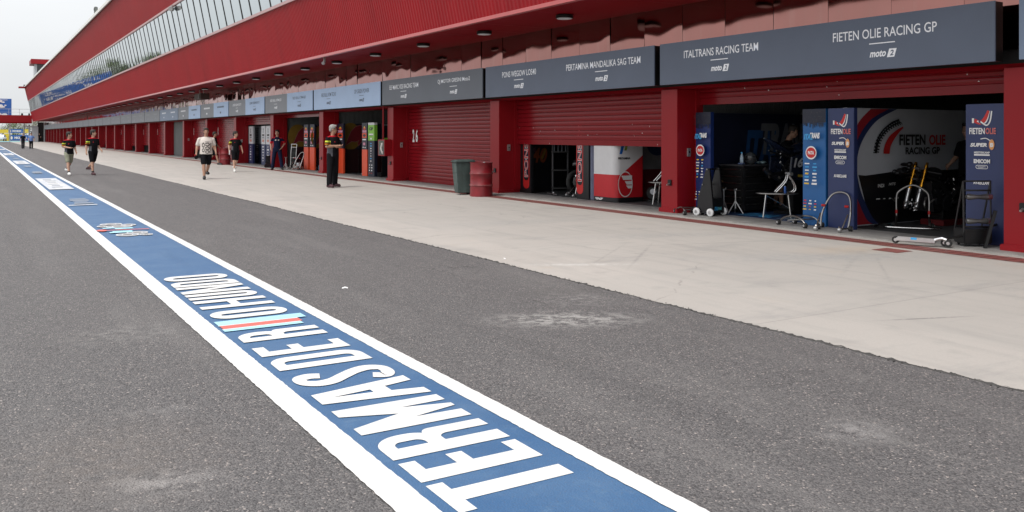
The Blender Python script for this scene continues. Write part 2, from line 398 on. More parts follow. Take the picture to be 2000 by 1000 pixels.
def spline(pts, n=6):
    out = []
    for i in range(len(pts) - 1):
        p0, p1, p2, p3 = pts[max(i - 1, 0)], pts[i], pts[i + 1], pts[min(i + 2, len(pts) - 1)]
        for k in range(n):
            t = k / n
            out.append(tuple(.5 * (2 * b + (c - a) * t + (2 * a - 5 * b + 4 * c - d) * t * t + (3 * b - a - 3 * c + d) * t ** 3) for a, b, c, d in zip(p0, p1, p2, p3)))
    return out + [tuple(pts[-1])]
# ------------------------------------------------------------------ ground, lane, apron, painted band
def struct(name, mb, m, parent=None, **kw):
    o = mb.build(name, m, parent, **kw)
    if parent is None: o['kind'] = 'structure'
    return o
GRASS = mat('dry_grass', (.11, .12, .05), .9, var=.4, scale=.8, bump=.6, bscale=12)
g = MB().poly([(-900, -300, -.012), (900, -300, -.012), (900, 1500, -.012), (-900, 1500, -.012)]); struct('ground', g, GRASS)
g = MB().poly([(-14, -30, 0), (30, -30, 0), (30, 236, 0), (-14, 236, 0)]); road = struct('pit_lane_road', g, ASPHALT)
g = MB().poly([(-14, 213, .004), (30, 213, .004), (30, 226, .004), (-14, 226, .004)]); struct('run_off_area', g, CYANG)
# concrete apron: ragged edge against the asphalt, worn lip
rnd = random.Random(3); edge = []; y = -30.0
while y < 207:
    edge.append((5.53 + rnd.uniform(-.014, .014) + .012 * math.sin(y * .7), y)); y += .09 if y < 22 else .5
g = MB()
for a, b in zip(edge, edge[1:]): g.poly([(a[0], a[1], .005), (12.0, a[1], .005), (12.0, b[1], .005), (b[0], b[1], .005)])
struct('concrete_apron', g, CONCRETE)
CRUMB_SHADOW = mat('asphalt_crumbs_and_shadow', (.05, .048, .046), .9, var=.4, scale=30)  # crumbs kept this dark to paint the shadow line along the edge too
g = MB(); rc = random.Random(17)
for a, b in zip(edge, edge[1:]):          # the broken asphalt lip that laps over the concrete, with its painted shadow line
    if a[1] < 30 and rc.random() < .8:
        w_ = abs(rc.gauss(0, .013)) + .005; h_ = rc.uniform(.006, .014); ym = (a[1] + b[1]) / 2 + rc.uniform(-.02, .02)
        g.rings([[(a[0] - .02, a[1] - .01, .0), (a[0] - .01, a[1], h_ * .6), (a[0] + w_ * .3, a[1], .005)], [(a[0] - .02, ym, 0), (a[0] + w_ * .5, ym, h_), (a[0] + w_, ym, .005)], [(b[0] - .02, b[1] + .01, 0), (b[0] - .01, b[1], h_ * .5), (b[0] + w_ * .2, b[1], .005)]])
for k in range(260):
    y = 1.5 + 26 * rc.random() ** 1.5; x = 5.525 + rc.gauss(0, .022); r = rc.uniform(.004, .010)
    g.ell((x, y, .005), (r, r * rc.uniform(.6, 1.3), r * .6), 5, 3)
o = g.build('crumbs_and_shadow_line', CRUMB_SHADOW); tag(o, 'dark broken asphalt crumbs with a painted shadow line along the ragged apron edge', 'gravel', kind='stuff')
# brick red paver strip along the garages, with its grout lines, and the square patch
GROUT = mat('paver_grout', (.12, .05, .045), .9, var=.3, scale=20)
g = MB()
for x0, x1 in ((11.03, 11.155), (11.17, 11.295), (11.31, 11.41)):
    g.poly([(x0, -10, .009), (x1, -10, .009), (x1, 205, .009), (x0, 205, .009)])
g.poly([(10.52, 7.32, .009), (10.86, 7.32, .009), (10.86, 7.72, .009), (10.52, 7.72, .009)])
paver = struct('paver_strip', g, PAVER)
g = MB(); y = 2.0
while y < 40:
    g.poly([(11.03, y, .0125), (11.41, y, .0125), (11.41, y + .014, .0125), (11.03, y + .014, .0125)]); y += .16
g.build('grout_lines', GROUT, paver, world=True)

# painted band with white edge lines
band = struct('painted_band', MB().poly([(1.665, -20, .004), (2.525, -20, .004), (2.525, 212, .004), (1.665, 212, .004)]), BLUEP)
rl = random.Random(11)
def line(x0, x1, name):
    g = MB(); y = -20.0; a = (x0, x1)
    while y < 212:
        st = .035 if -2 < y < 16 else 1.0
        b = (x0 + rl.uniform(-.003, .003), x1 + rl.uniform(-.003, .003))
        g.poly([(a[0], y, .008), (a[1], y, .008), (b[1], y + st, .008), (b[0], y + st, .008)]); a = b; y += st
    return g.build(name, WHITEP, band, world=True)
line(1.505, 1.67, 'white_line'); line(2.515, 2.635, 'white_line')

def rr(u0, u1, v0, v1, ru, rv, corners=(1, 1, 1, 1), n=9):     # rounded box outline, corners: (u0v0, u1v0, u1v1, u0v1)
    out = []
    for q, (cu, cv, a0) in enumerate(((u0, v0, 180), (u1, v0, 270), (u1, v1, 0), (u0, v1, 90))):
        f = corners[q]; a_, b_ = ru * f, rv * f
        cx_ = cu + (a_ if cu == u0 else -a_); cy_ = cv + (b_ if cv == v0 else -b_)
        for k in range(n + 1):
            t = R(a0 + 90 * k / n); out.append((cx_ + a_ * math.cos(t), cy_ + b_ * math.sin(t)))
    return out
HT = .665
def letters():
    d = Deco((2.395, 0, 0), (0, 1, 0), (-1, 0, 0), step=.0002, base=.0065)     # u runs away from the camera, v towards the left
    W = WHITEP; H = HT
    def bar(u0, u1, v0=0, v1=H): d.rect(u0, v0, u1, v1, W)
    # T E R M A S
    bar(3.365, 3.495, 0, H - .085); bar(3.255, 3.585, H - .085, H)
    bar(3.63, 3.765); bar(3.765, 3.895, 0, .085); bar(3.765, 3.89, .32, .41); bar(3.765, 3.89, H - .088, H)
    def Rr(u0, u1, us, leg0):
        bar(u0, us)
        d.ring(rr(us - .001, u1 - .02, .31, H, .16, .16, (0, 1, 1, 0)), rr(us - .001, leg0 - .015, .41, H - .085, .055, .05, (0, 1, 1, 0)), W)
        d.ring(rr(us - .001, u1, 0, .375, .07, .06, (0, 0, 1, 0)), rr(us - .001, leg0, 0, .31, .05, .06, (0, 0, 1, 0)), W)
    Rr(3.945, 4.285, 4.08, 4.175)
    d.poly([(4.365, 0), (4.49, 0), (4.50, .36), (4.475, H), (4.36, H)], W); d.poly([(4.70, 0), (4.815, 0), (4.825, H), (4.70, H), (4.688, .36)], W)
    d.poly([(4.475, H), (4.495, .30), (4.57, .0), (4.607, 0), (4.592, .35)], W); d.poly([(4.70, H), (4.592, .35), (4.607, 0), (4.62, .0), (4.69, .30)], W)
    d.poly([(4.88, 0), (4.992, 0), (5.055, .31), (5.08, .57), (5.08, H), (4.975, H)], W); d.poly([(5.185, 0), (5.305, 0), (5.185, H), (5.08, H), (5.08, .57), (5.115, .31)], W)
    bar(5.03, 5.14, .20, .31)
    sp = spline([(5.42, .165), (5.385, .09), (5.455, .045), (5.56, .05), (5.61, .13), (5.58, .23), (5.505, .335), (5.425, .44), (5.41, .54), (5.47, .615), (5.565, .615), (5.6, .545), (5.575, .475)], 7)
    d.stroke(sp, .125, W, .085)
    # D E
    d.ring(rr(5.825, 6.165, 0, H, .15, .14, (0, 1, 1, 0)), rr(5.95, 6.045, .085, H - .085, .05, .05, (0, 1, 1, 0)), W)
    bar(6.255, 6.385); bar(6.385, 6.53, 0, .085); bar(6.385, 6.52, .32, .41); bar(6.385, 6.54, H - .088, H)
    # R I O
    Rr(6.755, 7.085, 6.88, 6.965)
    d.rect(7.205, .05, 7.29, .7, CYANP); d.rect(7.29, .05, 7.305, .7, W); d.rect(7.305, .03, 7.43, .69, REDP); d.rect(7.43, .03, 7.45, .7, W)
    d.rect(7.45, -.05, 7.62, .695, CYANP)
    d.ring(rr(7.70, 8.05, 0, H, .17, .15), rr(7.835, 7.915, .09, H - .09, .04, .05), W)
    # H O N D O
    bar(8.21, 8.335); bar(8.51, 8.635); bar(8.335, 8.51, .29, .375)
    d.ring(rr(8.73, 9.03, 0, H, .15, .13), rr(8.855, 8.905, .09, H - .09, .025, .05), W) if False else None
    d.ring(rr(8.715, 9.02, 0, H, .15, .13, (1, 1, 0, 0)), rr(8.835, 8.90, .09, H, .03, .05, (1, 1, 0, 0)), W)
    bar(9.075, 9.205); bar(9.365, 9.485); d.poly([(9.205, H), (9.205, .42), (9.365, 0), (9.365, .24)], W)
    d.ring(rr(9.52, 9.84, 0, H, .14, .13, (0, 1, 1, 0)), rr(9.645, 9.725, .085, H - .085, .04, .05, (0, 1, 1, 0)), W)
    d.ring(rr(9.92, 10.27, 0, H, .17, .14), rr(10.05, 10.14, .09, H - .09, .04, .05), W)
    # the crest further on: outlined script crossed by a red bar and light blue middle letters
    SIL = paint_mat('grey_paint', (.30, .32, .35, 1), (.22, .26, .32, 1), .6); PALE = paint_mat('pale_paint', (.52, .54, .58, 1), (.45, .47, .5, 1), .8); DK = paint_mat('dark_paint', (.16, .14, .13, 1), (.2, .2, .2, 1), .5)
    for (u, v, a, b) in ((14.95, .38, .22, .17), (14.85, .12, .13, .1), (15.2, .2, .2, .16), (16.35, .33, .2, .22), (16.55, .15, .18, .12), (16.8, .4, .18, .18), (16.45, .58, .16, .08)):
        d.oval(u, v, a, b, W); d.oval(u, v, a * .84, b * .86, SIL); d.oval(u, v, a * .5, b * .5, W); d.oval(u, v, a * .38, b * .42, DK)
    for (u, v, w_, h_) in ((15.35, .42, .16, .34), (15.5, .38, .1, .3), (15.95, .3, .2, .28), (16.1, .52, .14, .18)): d.rect(u - w_ / 2, v - h_ / 2, u + w_ / 2, v + h_ / 2, CYANP)
    d.poly([(15.62, -.05), (15.7, -.05), (15.78, .6), (15.7, .62)], REDP); d.oval(15.75, .66, .14, .08, REDP)
    # underlined word, then the white panels with lines of print further up the lane, all too far off to read
    rs = random.Random(8)
    def print_rows(u0, u1, v0, v1, n, m):
        for q in range(n):
            a = u0 + (u1 - u0) * q / n; e = rs.uniform(0, .25) * (v1 - v0)
            d.rect(a, v0 + e, a + (u1 - u0) / n * rs.uniform(.35, .7), v1 - rs.uniform(0, .25) * (v1 - v0), m)
    print_rows(22.1, 23.9, .1, .54, 7, SIL); d.rect(21.6, .1, 21.75, .68, W)
    for (u0, u1) in ((28.1, 35.4), (52.8, 59.6), (75.5, 83.5), (101, 108), (126, 133)):
        d.rect(u0, .02, u1, .66, PALE); print_rows(u0 + .6, u1 - .4, .1, .58, 5, W); print_rows(u0 + .9, u1 - .6, .14, .54, 6, SIL)
    for (u0, u1) in ((39.8, 42.2), (47.5, 49.8), (63, 66), (70, 72), (88, 92), (112, 116)): print_rows(u0, u1, .12, .54, 5, SIL)
    return d.build('lettering', band)
letters()

# ------------------------------------------------------------------ far end of the lane
BAY0, PITCH = 6.42, 7.015
def B(k): return BAY0 + PITCH * k
NB = 28
YEND = 206.0
LEAFS = [mat('leaf_green_dark', (.045, .075, .022), .7, var=.5, scale=.6), mat('leaf_green', (.085, .115, .035), .7, var=.5, scale=.6), mat('leaf_brownish', (.12, .105, .06), .75, var=.4, scale=.6)]
BARK = mat('bark', (.09, .07, .055), .9, var=.3, scale=4, bump=.6)
def tree(label, x, y, h, wd, kind, seed, group='trees beyond the end of the pit lane'):
    r = random.Random(seed); t = thing('tree', label, 'tree', (x, y, 0), 0, group)
    m = MB(); th = h * .38
    m.tube([(0, 0, -.2), (.1, .05, th * .5), (.05, .15, th), (.2, .1, h * .7)], [.05 * h * .5, .04 * h * .5, .03 * h * .5, .01 * h], 8)
    cl = []
    for q in range(9):
        a = r.uniform(0, 6.28); rad = wd * .5 * r.uniform(.3, .95); zz = h * r.uniform(.42, .92)
        p = (rad * math.cos(a), rad * math.sin(a), zz); cl.append((p, wd * r.uniform(.16, .27)))
        m.tube([(.05, .1, th * r.uniform(.7, 1.1)), tuple(c * .6 + (0, 0, th * .35)[i] for i, c in enumerate(p)), p], [.012 * h, .008 * h, .003 * h], 5)
    m.build('trunk', BARK, t, smooth=True)
    f = MB()
    for p, rad in cl:
        for q in range(150):
            d = Vector((r.gauss(0, 1), r.gauss(0, 1), r.gauss(0, .75))); d.normalize(); d *= rad * r.random() ** .45
            c = Vector(p) + d; s = h * r.uniform(.012, .028)
            a = Vector((r.gauss(0, 1), r.gauss(0, 1), r.gauss(0, 1))).normalized(); b = a.orthogonal().normalized()
            f.poly([c - a * s, c + b * s * .6, c + a * s, c - b * s * .6], 0 if r.random() < .75 else 1)
    f.build('crown', [LEAFS[kind], LEAFS[(kind + 1) % 2]], t)
rt = random.Random(5)
for q, (x, y, h, wd, kd, lb) in enumerate((
        (6.2, 300, 9.0, 9, 1, 'bright green leafy tree at the left edge beyond the footbridge'), (9.5, 322, 9.5, 9, 1, 'mid green round tree beyond the lane, between the bright green one and the darker ones'),
        (12.0, 305, 8.6, 8, 0, 'dark green tree above the yellow end of the upper hoarding'), (14.6, 318, 9.8, 9, 2, 'brownish sparse tree beyond the hoardings, left of the gate mast'),
        (16.8, 300, 8.8, 8, 2, 'brownish tree standing right behind the grey gate frame'), (19.5, 322, 10.5, 9, 0, 'dark tree glimpsed under the corner of the red building'))):
    tree(lb, x, y, h * .62, wd * .8, kd, 40 + q)
for q in range(6):
    tree('green tree left of the lane, seen mirrored in the window band', -9 - 7 * q + rt.uniform(-2, 2), 262 + 9 * q, 11 + rt.uniform(-1, 2), 9, q % 2, 60 + q, 'trees left of the lane')
b_ = thing('bush', 'low rounded green bush between the two rows of advertising boards', 'bush', (XY(30, 256), 256, 0)); f = MB(); rb = random.Random(9)
for q in range(900):
    d = Vector((rb.gauss(0, 1), rb.gauss(0, 1), abs(rb.gauss(0, .8)))).normalized() * rb.random() ** .4
    c = Vector((d.x * 1.9, d.y * 1.2, .2 + d.z * 1.75)); s = rb.uniform(.1, .22); a = Vector((rb.gauss(0, 1), rb.gauss(0, 1), rb.gauss(0, 1))).normalized(); e = a.orthogonal().normalized()
    f.poly([c - a * s, c + e * s * .6, c + a * s, c - e * s * .6])
f.build('foliage', LEAFS[1], b_)
BLUEB = mat('board_blue', (.025, .12, .42), .5, var=.06); YELB = mat('board_yellow', (.75, .58, .06), .5, var=.05); WHT = mat('print_white', (.78, .78, .78), .5, var=.04)
LGREY = mat('light_grey_metal', (.42, .44, .46), .45, var=.08); STEEL = mat('galvanised_steel', (.5, .5, .5), .4, .8, .1)
def hoarding(label, x0, x1, y, z0, z1, m, txt=None, blob=False):
    t = thing('advertising_board', label, 'advertising board', ((x0 + x1) / 2, y, 0), 0, 'advertising boards at the end of the lane')
    MB().box((x0, y, z0), (x1, y + .12, z1)).build('panel', m, t, world=True)
    n = max(2, int((x1 - x0) / 2))
    for q in range(n + 1):
        x = x0 + .1 + (x1 - x0 - .2) * q / n; MB().box((x - .05, y + .125, 0), (x + .05, y + .22, z1 - .05)).build('support_post', STEEL, t, world=True)
    d = Deco(*faceY(y, x0))
    if txt: d.text(txt, (x1 - x0) * .56, (z0 + z1) / 2, (x1 - x0) * .62, (z1 - z0) * .42, WHT, .1, .06); d.up(); d.oval((x1 - x0) * .12, (z0 + z1) / 2, (x1 - x0) * .05, (z1 - z0) * .3, WHT)
    if txt: d.build('lettering', t)
hoarding('blue advertising board with white lettering, standing low behind the cyan run-off', XY(18, 240), XY(57, 240), 240, .05, 1.4, BLUEB, 'MICHELIN')
hoarding('short yellow advertising board low at the left, ending at the blue board', XY(7, 240), XY(18, 240) - .05, 240.4, .05, 1.75, YELB)
hoarding('upper blue advertising board with white lettering, in front of the trees', XY(17, 272), XY(45, 272), 272, 1.95, 2.95, BLUEB, 'MICHELIN')
hoarding('upper yellow advertising board at the left edge under the footbridge', XY(-6, 272), XY(17, 272) - .08, 272, 1.9, 2.85, YELB)
hoarding('small upper yellow advertising board right of the upper blue one', XY(45, 272) + .1, XY(57, 272), 272, 1.95, 2.9, YELB)
# white car
CARW = mat('car_white_paint', (.72, .72, .72), .25, var=.03, coat=.6); GLASSD = mat('dark_glass', (.02, .022, .025), .05, var=.05, ior=1.6); RUB = mat('rubber', (.018, .018, .018), .75, var=.2, scale=20); LAMPW = mat('lamp_lens', (.7, .7, .66), .15, var=.03)
c = thing('car', 'white car parked beyond the cyan run-off at the left edge', 'car', (4.4, 229, 0), R(-100))
m = MB(); prof = [(-2.1, .35), (-2.15, .75), (-1.75, .92), (-1.1, 1.0), (-.55, 1.42), (.75, 1.46), (1.55, 1.05), (2.1, .95), (2.15, .4)]
m.prism(prof, (0, -.85, 0), (1, 0, 0), (0, 0, 1), (0, 1.7, 0)); m.build('body', CARW, c, bevel=.08, smooth=True)
for sgn in (-1, 1): MB().prism([(-.95, 1.02), (-.5, 1.36), (.7, 1.4), (1.3, 1.05)], (0, sgn * .853, 0), (1, 0, 0), (0, 0, 1), (0, sgn * .01, 0)).build('side_window', GLASSD, c)
MB().poly([(-1.09, -.72, 1.04), (-1.09, .72, 1.04), (-.58, .66, 1.41), (-.58, -.66, 1.41)]).build('windscreen', GLASSD, c).location = (-.02, 0, .02)
for x in (-1.35, 1.35):
    for y in (-.83, .83):
        wh = MB().torus((x, y, .32), .23, .1).build('wheel', RUB, c, smooth=True); MB().cyl((x, y - .07, .32), (x, y + .07, .32), .17, n=14).build('rim', STEEL, wh)
for y in (-.6, .6): MB().ell((-2.12, y, .72), (.05, .18, .08)).build('headlight', LAMPW, c, smooth=True)
# big blue board behind the footbridge (seen mirrored in the windows too)
t = thing('billboard', 'large blue board with white marks standing above the footbridge', 'billboard', (-1, 214, 0))
MB().box((-9, 213.9, 5.2), (6.1, 214.1, 9.1)).build('panel', BLUEB, t, world=True)
for x in (-8.5, -3.5, 1.5, 5.8): MB().box((x - .1, 214.15, 0), (x + .1, 214.35, 9)).build('support_post', STEEL, t, world=True)
d = Deco(*faceY(213.9, -9), step=.002, base=.01); rr_ = random.Random(4)
for q in range(46):
    u, v = rr_.uniform(.6, 14.4), rr_.uniform(5.5, 8.8); d.oval(u, v, rr_.uniform(.2, .55), rr_.uniform(.1, .28), WHT, 12)
for q in range(5): d.text('MICHELIN', 1.6 + 3 * q, 8.85 - .0 * q, 1.5, .2, WHT); d.text('MICHELIN', 1.6 + 3 * q, 5.5, 1.6, .24, WHT)
d.build('lettering', t)
# ------------------------------------------------------------------ the pit building
def red_panel(name, col, rough, coat, ior=1.5, streak=.25, spec=.5, metal=0.):
    m, nt, b = new_mat(name); geo = _n(nt, 'ShaderNodeNewGeometry'); P = geo.outputs['Position']
    v = mapped(nt, P, (1, 1, .05))
    c = mix_chain(nt, (*col, 1), [(noise_mask(nt, v, 1.1, .35, .7, 4., streak), (col[0] * .72, col[1] * .9, col[2] * .9, 1)),
        (noise_mask(nt, v, 7., .55, .8, 4., streak), (col[0] * 1.08, col[1] * 1.6, col[2] * 1.6, 1)),
        (noise_mask(nt, P, 9., .66, .74, 6., .5), (col[0] * .7, col[1] * 1.6, col[2] * 1.5, 1))])
    nt.links.new(c, b.inputs['Base Color']); b.inputs['Roughness'].default_value = rough; b.inputs['Coat Weight'].default_value = coat
    b.inputs['Coat Roughness'].default_value = .12; b.inputs['Specular IOR Level'].default_value = spec; b.inputs['Metallic'].default_value = metal; b.inputs['IOR'].default_value = ior
    return m
FACADE = red_panel('red_ribbed_cladding', (.31, .012, .018), .42, .0, streak=.7, spec=.25)
PILLAR = red_panel('red_pillar_paint', (.27, .006, .011), .35, .0, streak=.15, spec=.3)
DOORM = red_panel('red_shutter_paint', (.215, .005, .010), .20, .0, 1.5, .35, spec=.26)
MIRROR = red_panel('red_glossy_sheet', (.36, .165, .145), .07, .0, 1.5, .3, metal=1.)
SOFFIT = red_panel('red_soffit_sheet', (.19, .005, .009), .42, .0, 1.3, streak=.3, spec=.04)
TRIM = red_panel('red_edge_trim_lit', (.42, .06, .06), .3, .4)  # paler than the cladding: the light this edge catches is in the colour
WRIM = mat('white_roof_trim', (.7, .69, .67), .5, var=.08); BLACKM = mat('black_metal', (.012, .012, .013), .4, .3, .2)
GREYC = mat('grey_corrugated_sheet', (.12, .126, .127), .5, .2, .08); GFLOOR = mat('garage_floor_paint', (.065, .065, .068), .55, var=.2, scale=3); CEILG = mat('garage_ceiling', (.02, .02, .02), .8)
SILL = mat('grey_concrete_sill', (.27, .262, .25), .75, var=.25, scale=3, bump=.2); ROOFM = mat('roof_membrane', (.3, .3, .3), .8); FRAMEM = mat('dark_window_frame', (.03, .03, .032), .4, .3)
YS = B(-2) - .3
FAC = [(9.70, 4.18), (9.25, 6.23), (8.82, 8.42), (8.20, 11.17)]

bld = thing('pit_building', 'long red pit building with sloping ribbed facade, mirrored window band and a row of garages', 'building', (12, 99, 0))
def part(name, mb, m, parent=None, **kw): return mb.build(name, m, parent or bld, world=True, **kw)

def ribbed(lo, hi):              # trapezoid ribs running up the leaning face, real geometry
    n = Vector((-(hi[1] - lo[1]), 0, (hi[0] - lo[0]))).normalized()
    if n.x > 0: n = -n
    g = MB(); y = YS; P = .15; dep = .022
    prof = [(0, 0), (.04, 0), (.06, dep), (.11, dep), (.13, 0), (P, 0)]
    ys = []
    while y < YEND:
        for a, h in prof[:-1]: ys.append((y + a, h))
        y += P
    ys.append((y, 0)); ys = [q for q in ys if q[0] <= YEND + .1]
    L = Vector((lo[0], 0, lo[1])); H_ = Vector((hi[0], 0, hi[1]))
    i = len(g.v)
    for yy, h in ys:
        e = n * h
        g.v.append(tuple(L + e + Vector((0, yy, 0)))); g.v.append(tuple(H_ + e + Vector((0, yy, 0))))
    for k in range(len(ys) - 1): g.f.append((i + 2 * k, i + 2 * k + 2, i + 2 * k + 3, i + 2 * k + 1)); g.m.append(0)
    return g
part('lower_facade', ribbed(FAC[0], (FAC[1][0] + .01, FAC[1][1])), FACADE)
part('upper_facade', ribbed((FAC[2][0] - .01, FAC[2][1]), FAC[3]), FACADE)
# backing shell: end walls, roof, rear
g = MB(); sec = [(9.76, 4.24), (9.33, 6.23), (8.90, 8.42), (8.28, 11.12), (26, 11.12), (26, 4.24)]
g.rings([[(x, YS + .02, z) for x, z in sec], [(x, YEND, z) for x, z in sec]]); part('wall', g, FACADE)
part('roof', MB().box((8.1, YS, 11.17), (26.2, YEND + .1, 11.32)), ROOFM)
part('roof_edge', MB().box((8.02, YS, 11.12), (8.10, YEND + .12, 11.36)), WRIM)
part('facade_trim', MB().box((9.61, YS, 4.125), (9.735, YEND + .05, 4.205)), TRIM)
g = MB()
for a in (FAC[1], FAC[2]): g.box((a[0] - .045, YS, a[1] - .06), (a[0] + .04, YEND + .02, a[1] + .05))
part('window_sill', g, mat('pale_red_sill', (.42, .25, .25), .4, .2, .1))
# window band: one pane per bay of mullions, each with its own slight tilt
MIRG = bpy.data.materials.new('mirror_glass'); MIRG.use_nodes = True; b_ = MIRG.node_tree.nodes['Principled BSDF']
b_.inputs['Base Color'].default_value = (.62, .68, .70, 1); b_.inputs['Metallic'].default_value = 1.0; b_.inputs['Roughness'].default_value = .03
_gz = _n(MIRG.node_tree, 'ShaderNodeTexNoise', Scale=.9, Detail=2.0); _gg = _n(MIRG.node_tree, 'ShaderNodeNewGeometry'); _gb = _n(MIRG.node_tree, 'ShaderNodeBump'); _gb.inputs['Strength'].default_value = .02; _gb.inputs['Distance'].default_value = .3
MIRG.node_tree.links.new(_gg.outputs['Position'], _gz.inputs['Vector']); MIRG.node_tree.links.new(_gz.outputs[0], _gb.inputs['Height']); MIRG.node_tree.links.new(_gb.outputs[0], b_.inputs['Normal'])
g = MB(); MP = 1.34; rg = random.Random(2); ny = int((YEND - YS) / MP)
lo, hi = FAC[1], FAC[2]
for k in range(ny + 1):
    y0, y1 = YS + k * MP, min(YS + (k + 1) * MP, YEND); j = [rg.uniform(-.004, .004) for _ in range(3)]
    g.poly([(lo[0] + .03 + j[0], y0, lo[1]), (lo[0] + .03 + j[1], y1, lo[1]), (hi[0] + .03 + j[2], y1, hi[1]), (hi[0] + .03 + j[0], y0, hi[1])])
part('window_band', g, MIRG)
def mull(y): return [(lo[0] - .04, y), (hi[0] - .04, y)]
k0 = int((26 - YS) / MP); rest = MB(); mm = None
for k in range(ny + 1):
    y = YS + k * MP
    g = MB().prism([(0, 0), (0, .05), (.06, .05), (.06, 0)], (lo[0] + .008, y, lo[1]), (1, 0, 0), (0, 1, 0), (hi[0] - lo[0], 0, hi[1] - lo[1]))
    if k0 <= k < k0 + 100:
        if mm is None:
            g = MB().prism([(0, 0), (0, .05), (.06, .05), (.06, 0)], (lo[0] + .008, 0, lo[1]), (1, 0, 0), (0, 1, 0), (hi[0] - lo[0], 0, hi[1] - lo[1]))
            mm = part('mullion', g, FRAMEM); mm.location.y = y
        else:
            c = mm.copy(); COL.objects.link(c); c.location.y = y
    else: rest.v += [(0, 0, 0)] * 0; n0 = len(rest.v); rest.v += g.v; rest.f += [tuple(q + n0 for q in f) for f in g.f]; rest.m += g.m
o = part('far_mullions', rest, FRAMEM); o['kind'] = 'stuff'

# soffit with sheet joints
g = MB(); y = YS
rs_ = random.Random(21)
while y < YEND:
    z = 4.18 + rs_.uniform(-.004, .004); g.poly([(9.735, y + .006, z), (12.02, y + .006, z + .003), (12.02, y + 1.16, z + rs_.uniform(-.003, .006)), (9.735, y + 1.16, z)]); y += 1.169
part('soffit', g, SOFFIT)
# glossy sheets above the signs: dented metal that mirrors the sky
from mathutils import noise as mn
g = MB(); pw = PITCH / 6; y = YS; kk = 0; rp_ = random.Random(12)
while y < YEND:
    fine = y < 75; nu, nvv = (14, 12) if fine else (4, 4); tz, ty = rp_.gauss(0, .008), rp_.gauss(0, .007); amp = rp_.choice([.4, .5, .65, .8, 1.0, 2.0]); ph = rp_.uniform(0, 99)
    i0 = len(g.v)
    for a in range(nu + 1):
        for b in range(nvv + 1):
            yy = y + .004 + (pw - .008) * a / nu; zz = 2.75 + 1.435 * b / nvv
            dx = .012 * amp * mn.noise(Vector((yy * 1.3, zz * 1.4, ph))) + .0035 * amp * mn.noise(Vector((yy * 2.2, zz * 3.2, ph + 7))) + tz * (b / nvv - .5) + ty * (a / nu - .5)
            edge = min(a, nu - a) / nu; dx += .004 * (1 - min(1, edge * 6))
            g.v.append((12.0 + dx, yy, zz))
    for a in range(nu):
        for b in range(nvv):
            p = i0 + a * (nvv + 1) + b; g.f.append((p, p + nvv + 1, p + nvv + 2, p + 1)); g.m.append(0)
    y += pw; kk += 1
o = part('fascia_sheet', g, MIRROR, smooth=True)
part('fascia_backing', MB().box((12.06, YS, 2.56), (12.2, YEND, 4.2)), BLACKM)
part('door_head', MB().box((12.03, YS, 2.5), (12.75, YEND, 2.56)), SOFFIT)
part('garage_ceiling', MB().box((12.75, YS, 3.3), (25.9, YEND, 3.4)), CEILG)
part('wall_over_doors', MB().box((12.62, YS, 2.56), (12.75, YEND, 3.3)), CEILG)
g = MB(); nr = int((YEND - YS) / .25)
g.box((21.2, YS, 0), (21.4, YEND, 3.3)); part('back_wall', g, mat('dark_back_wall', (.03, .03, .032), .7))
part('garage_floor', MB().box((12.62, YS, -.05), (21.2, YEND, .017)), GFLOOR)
part('door_sill', MB().box((11.62, YS, -.05), (12.62, YEND, .0185)), SILL)
part('end_wall', MB().box((12.0, YEND - .25, 0), (26, YEND - .02, 4.2)), PILLAR)

# pillars, each with its plinth, switch box and socket
def pillar(k):
    y0, y1 = B(k) - .21, B(k) + .28
    p = part('pillar', MB().box((11.95, y0, .02), (12.62, y1, 2.5)), PILLAR, bevel=.008)
    part('plinth', MB().box((11.905, y0 - .03, 0), (12.40, y1 + .03, .10)), PILLAR, p, bevel=.01)
    part('door_guide', MB().box((12.42, y0 - .045, .1), (12.60, y0, 2.5)), PILLAR, p)
    part('door_guide', MB().box((12.42, y1, .1), (12.60, y1 + .045, 2.5)), PILLAR, p)
    if k < 9:
        sb = part('switch_box', MB().box((12.2, y0 - .03, 1.15), (12.29, y0, 1.32)), STEEL, p, bevel=.006)
        part('switch_button', MB().cyl((12.245, y0 - .04, 1.24), (12.245, y0 - .028, 1.24), .018, n=10), BLACKM, sb)
    if k < 5:
        so = part('socket', MB().box((11.925, y0 + .16, .56), (11.95, y0 + .27, .68)), BLACKM, p, bevel=.008)
        part('tap', MB().cyl((11.93, y0 + .215, .60), (11.86, y0 + .215, .575), .016, n=8), STEEL, so)
for k in range(-2, NB + 1): pillar(k)
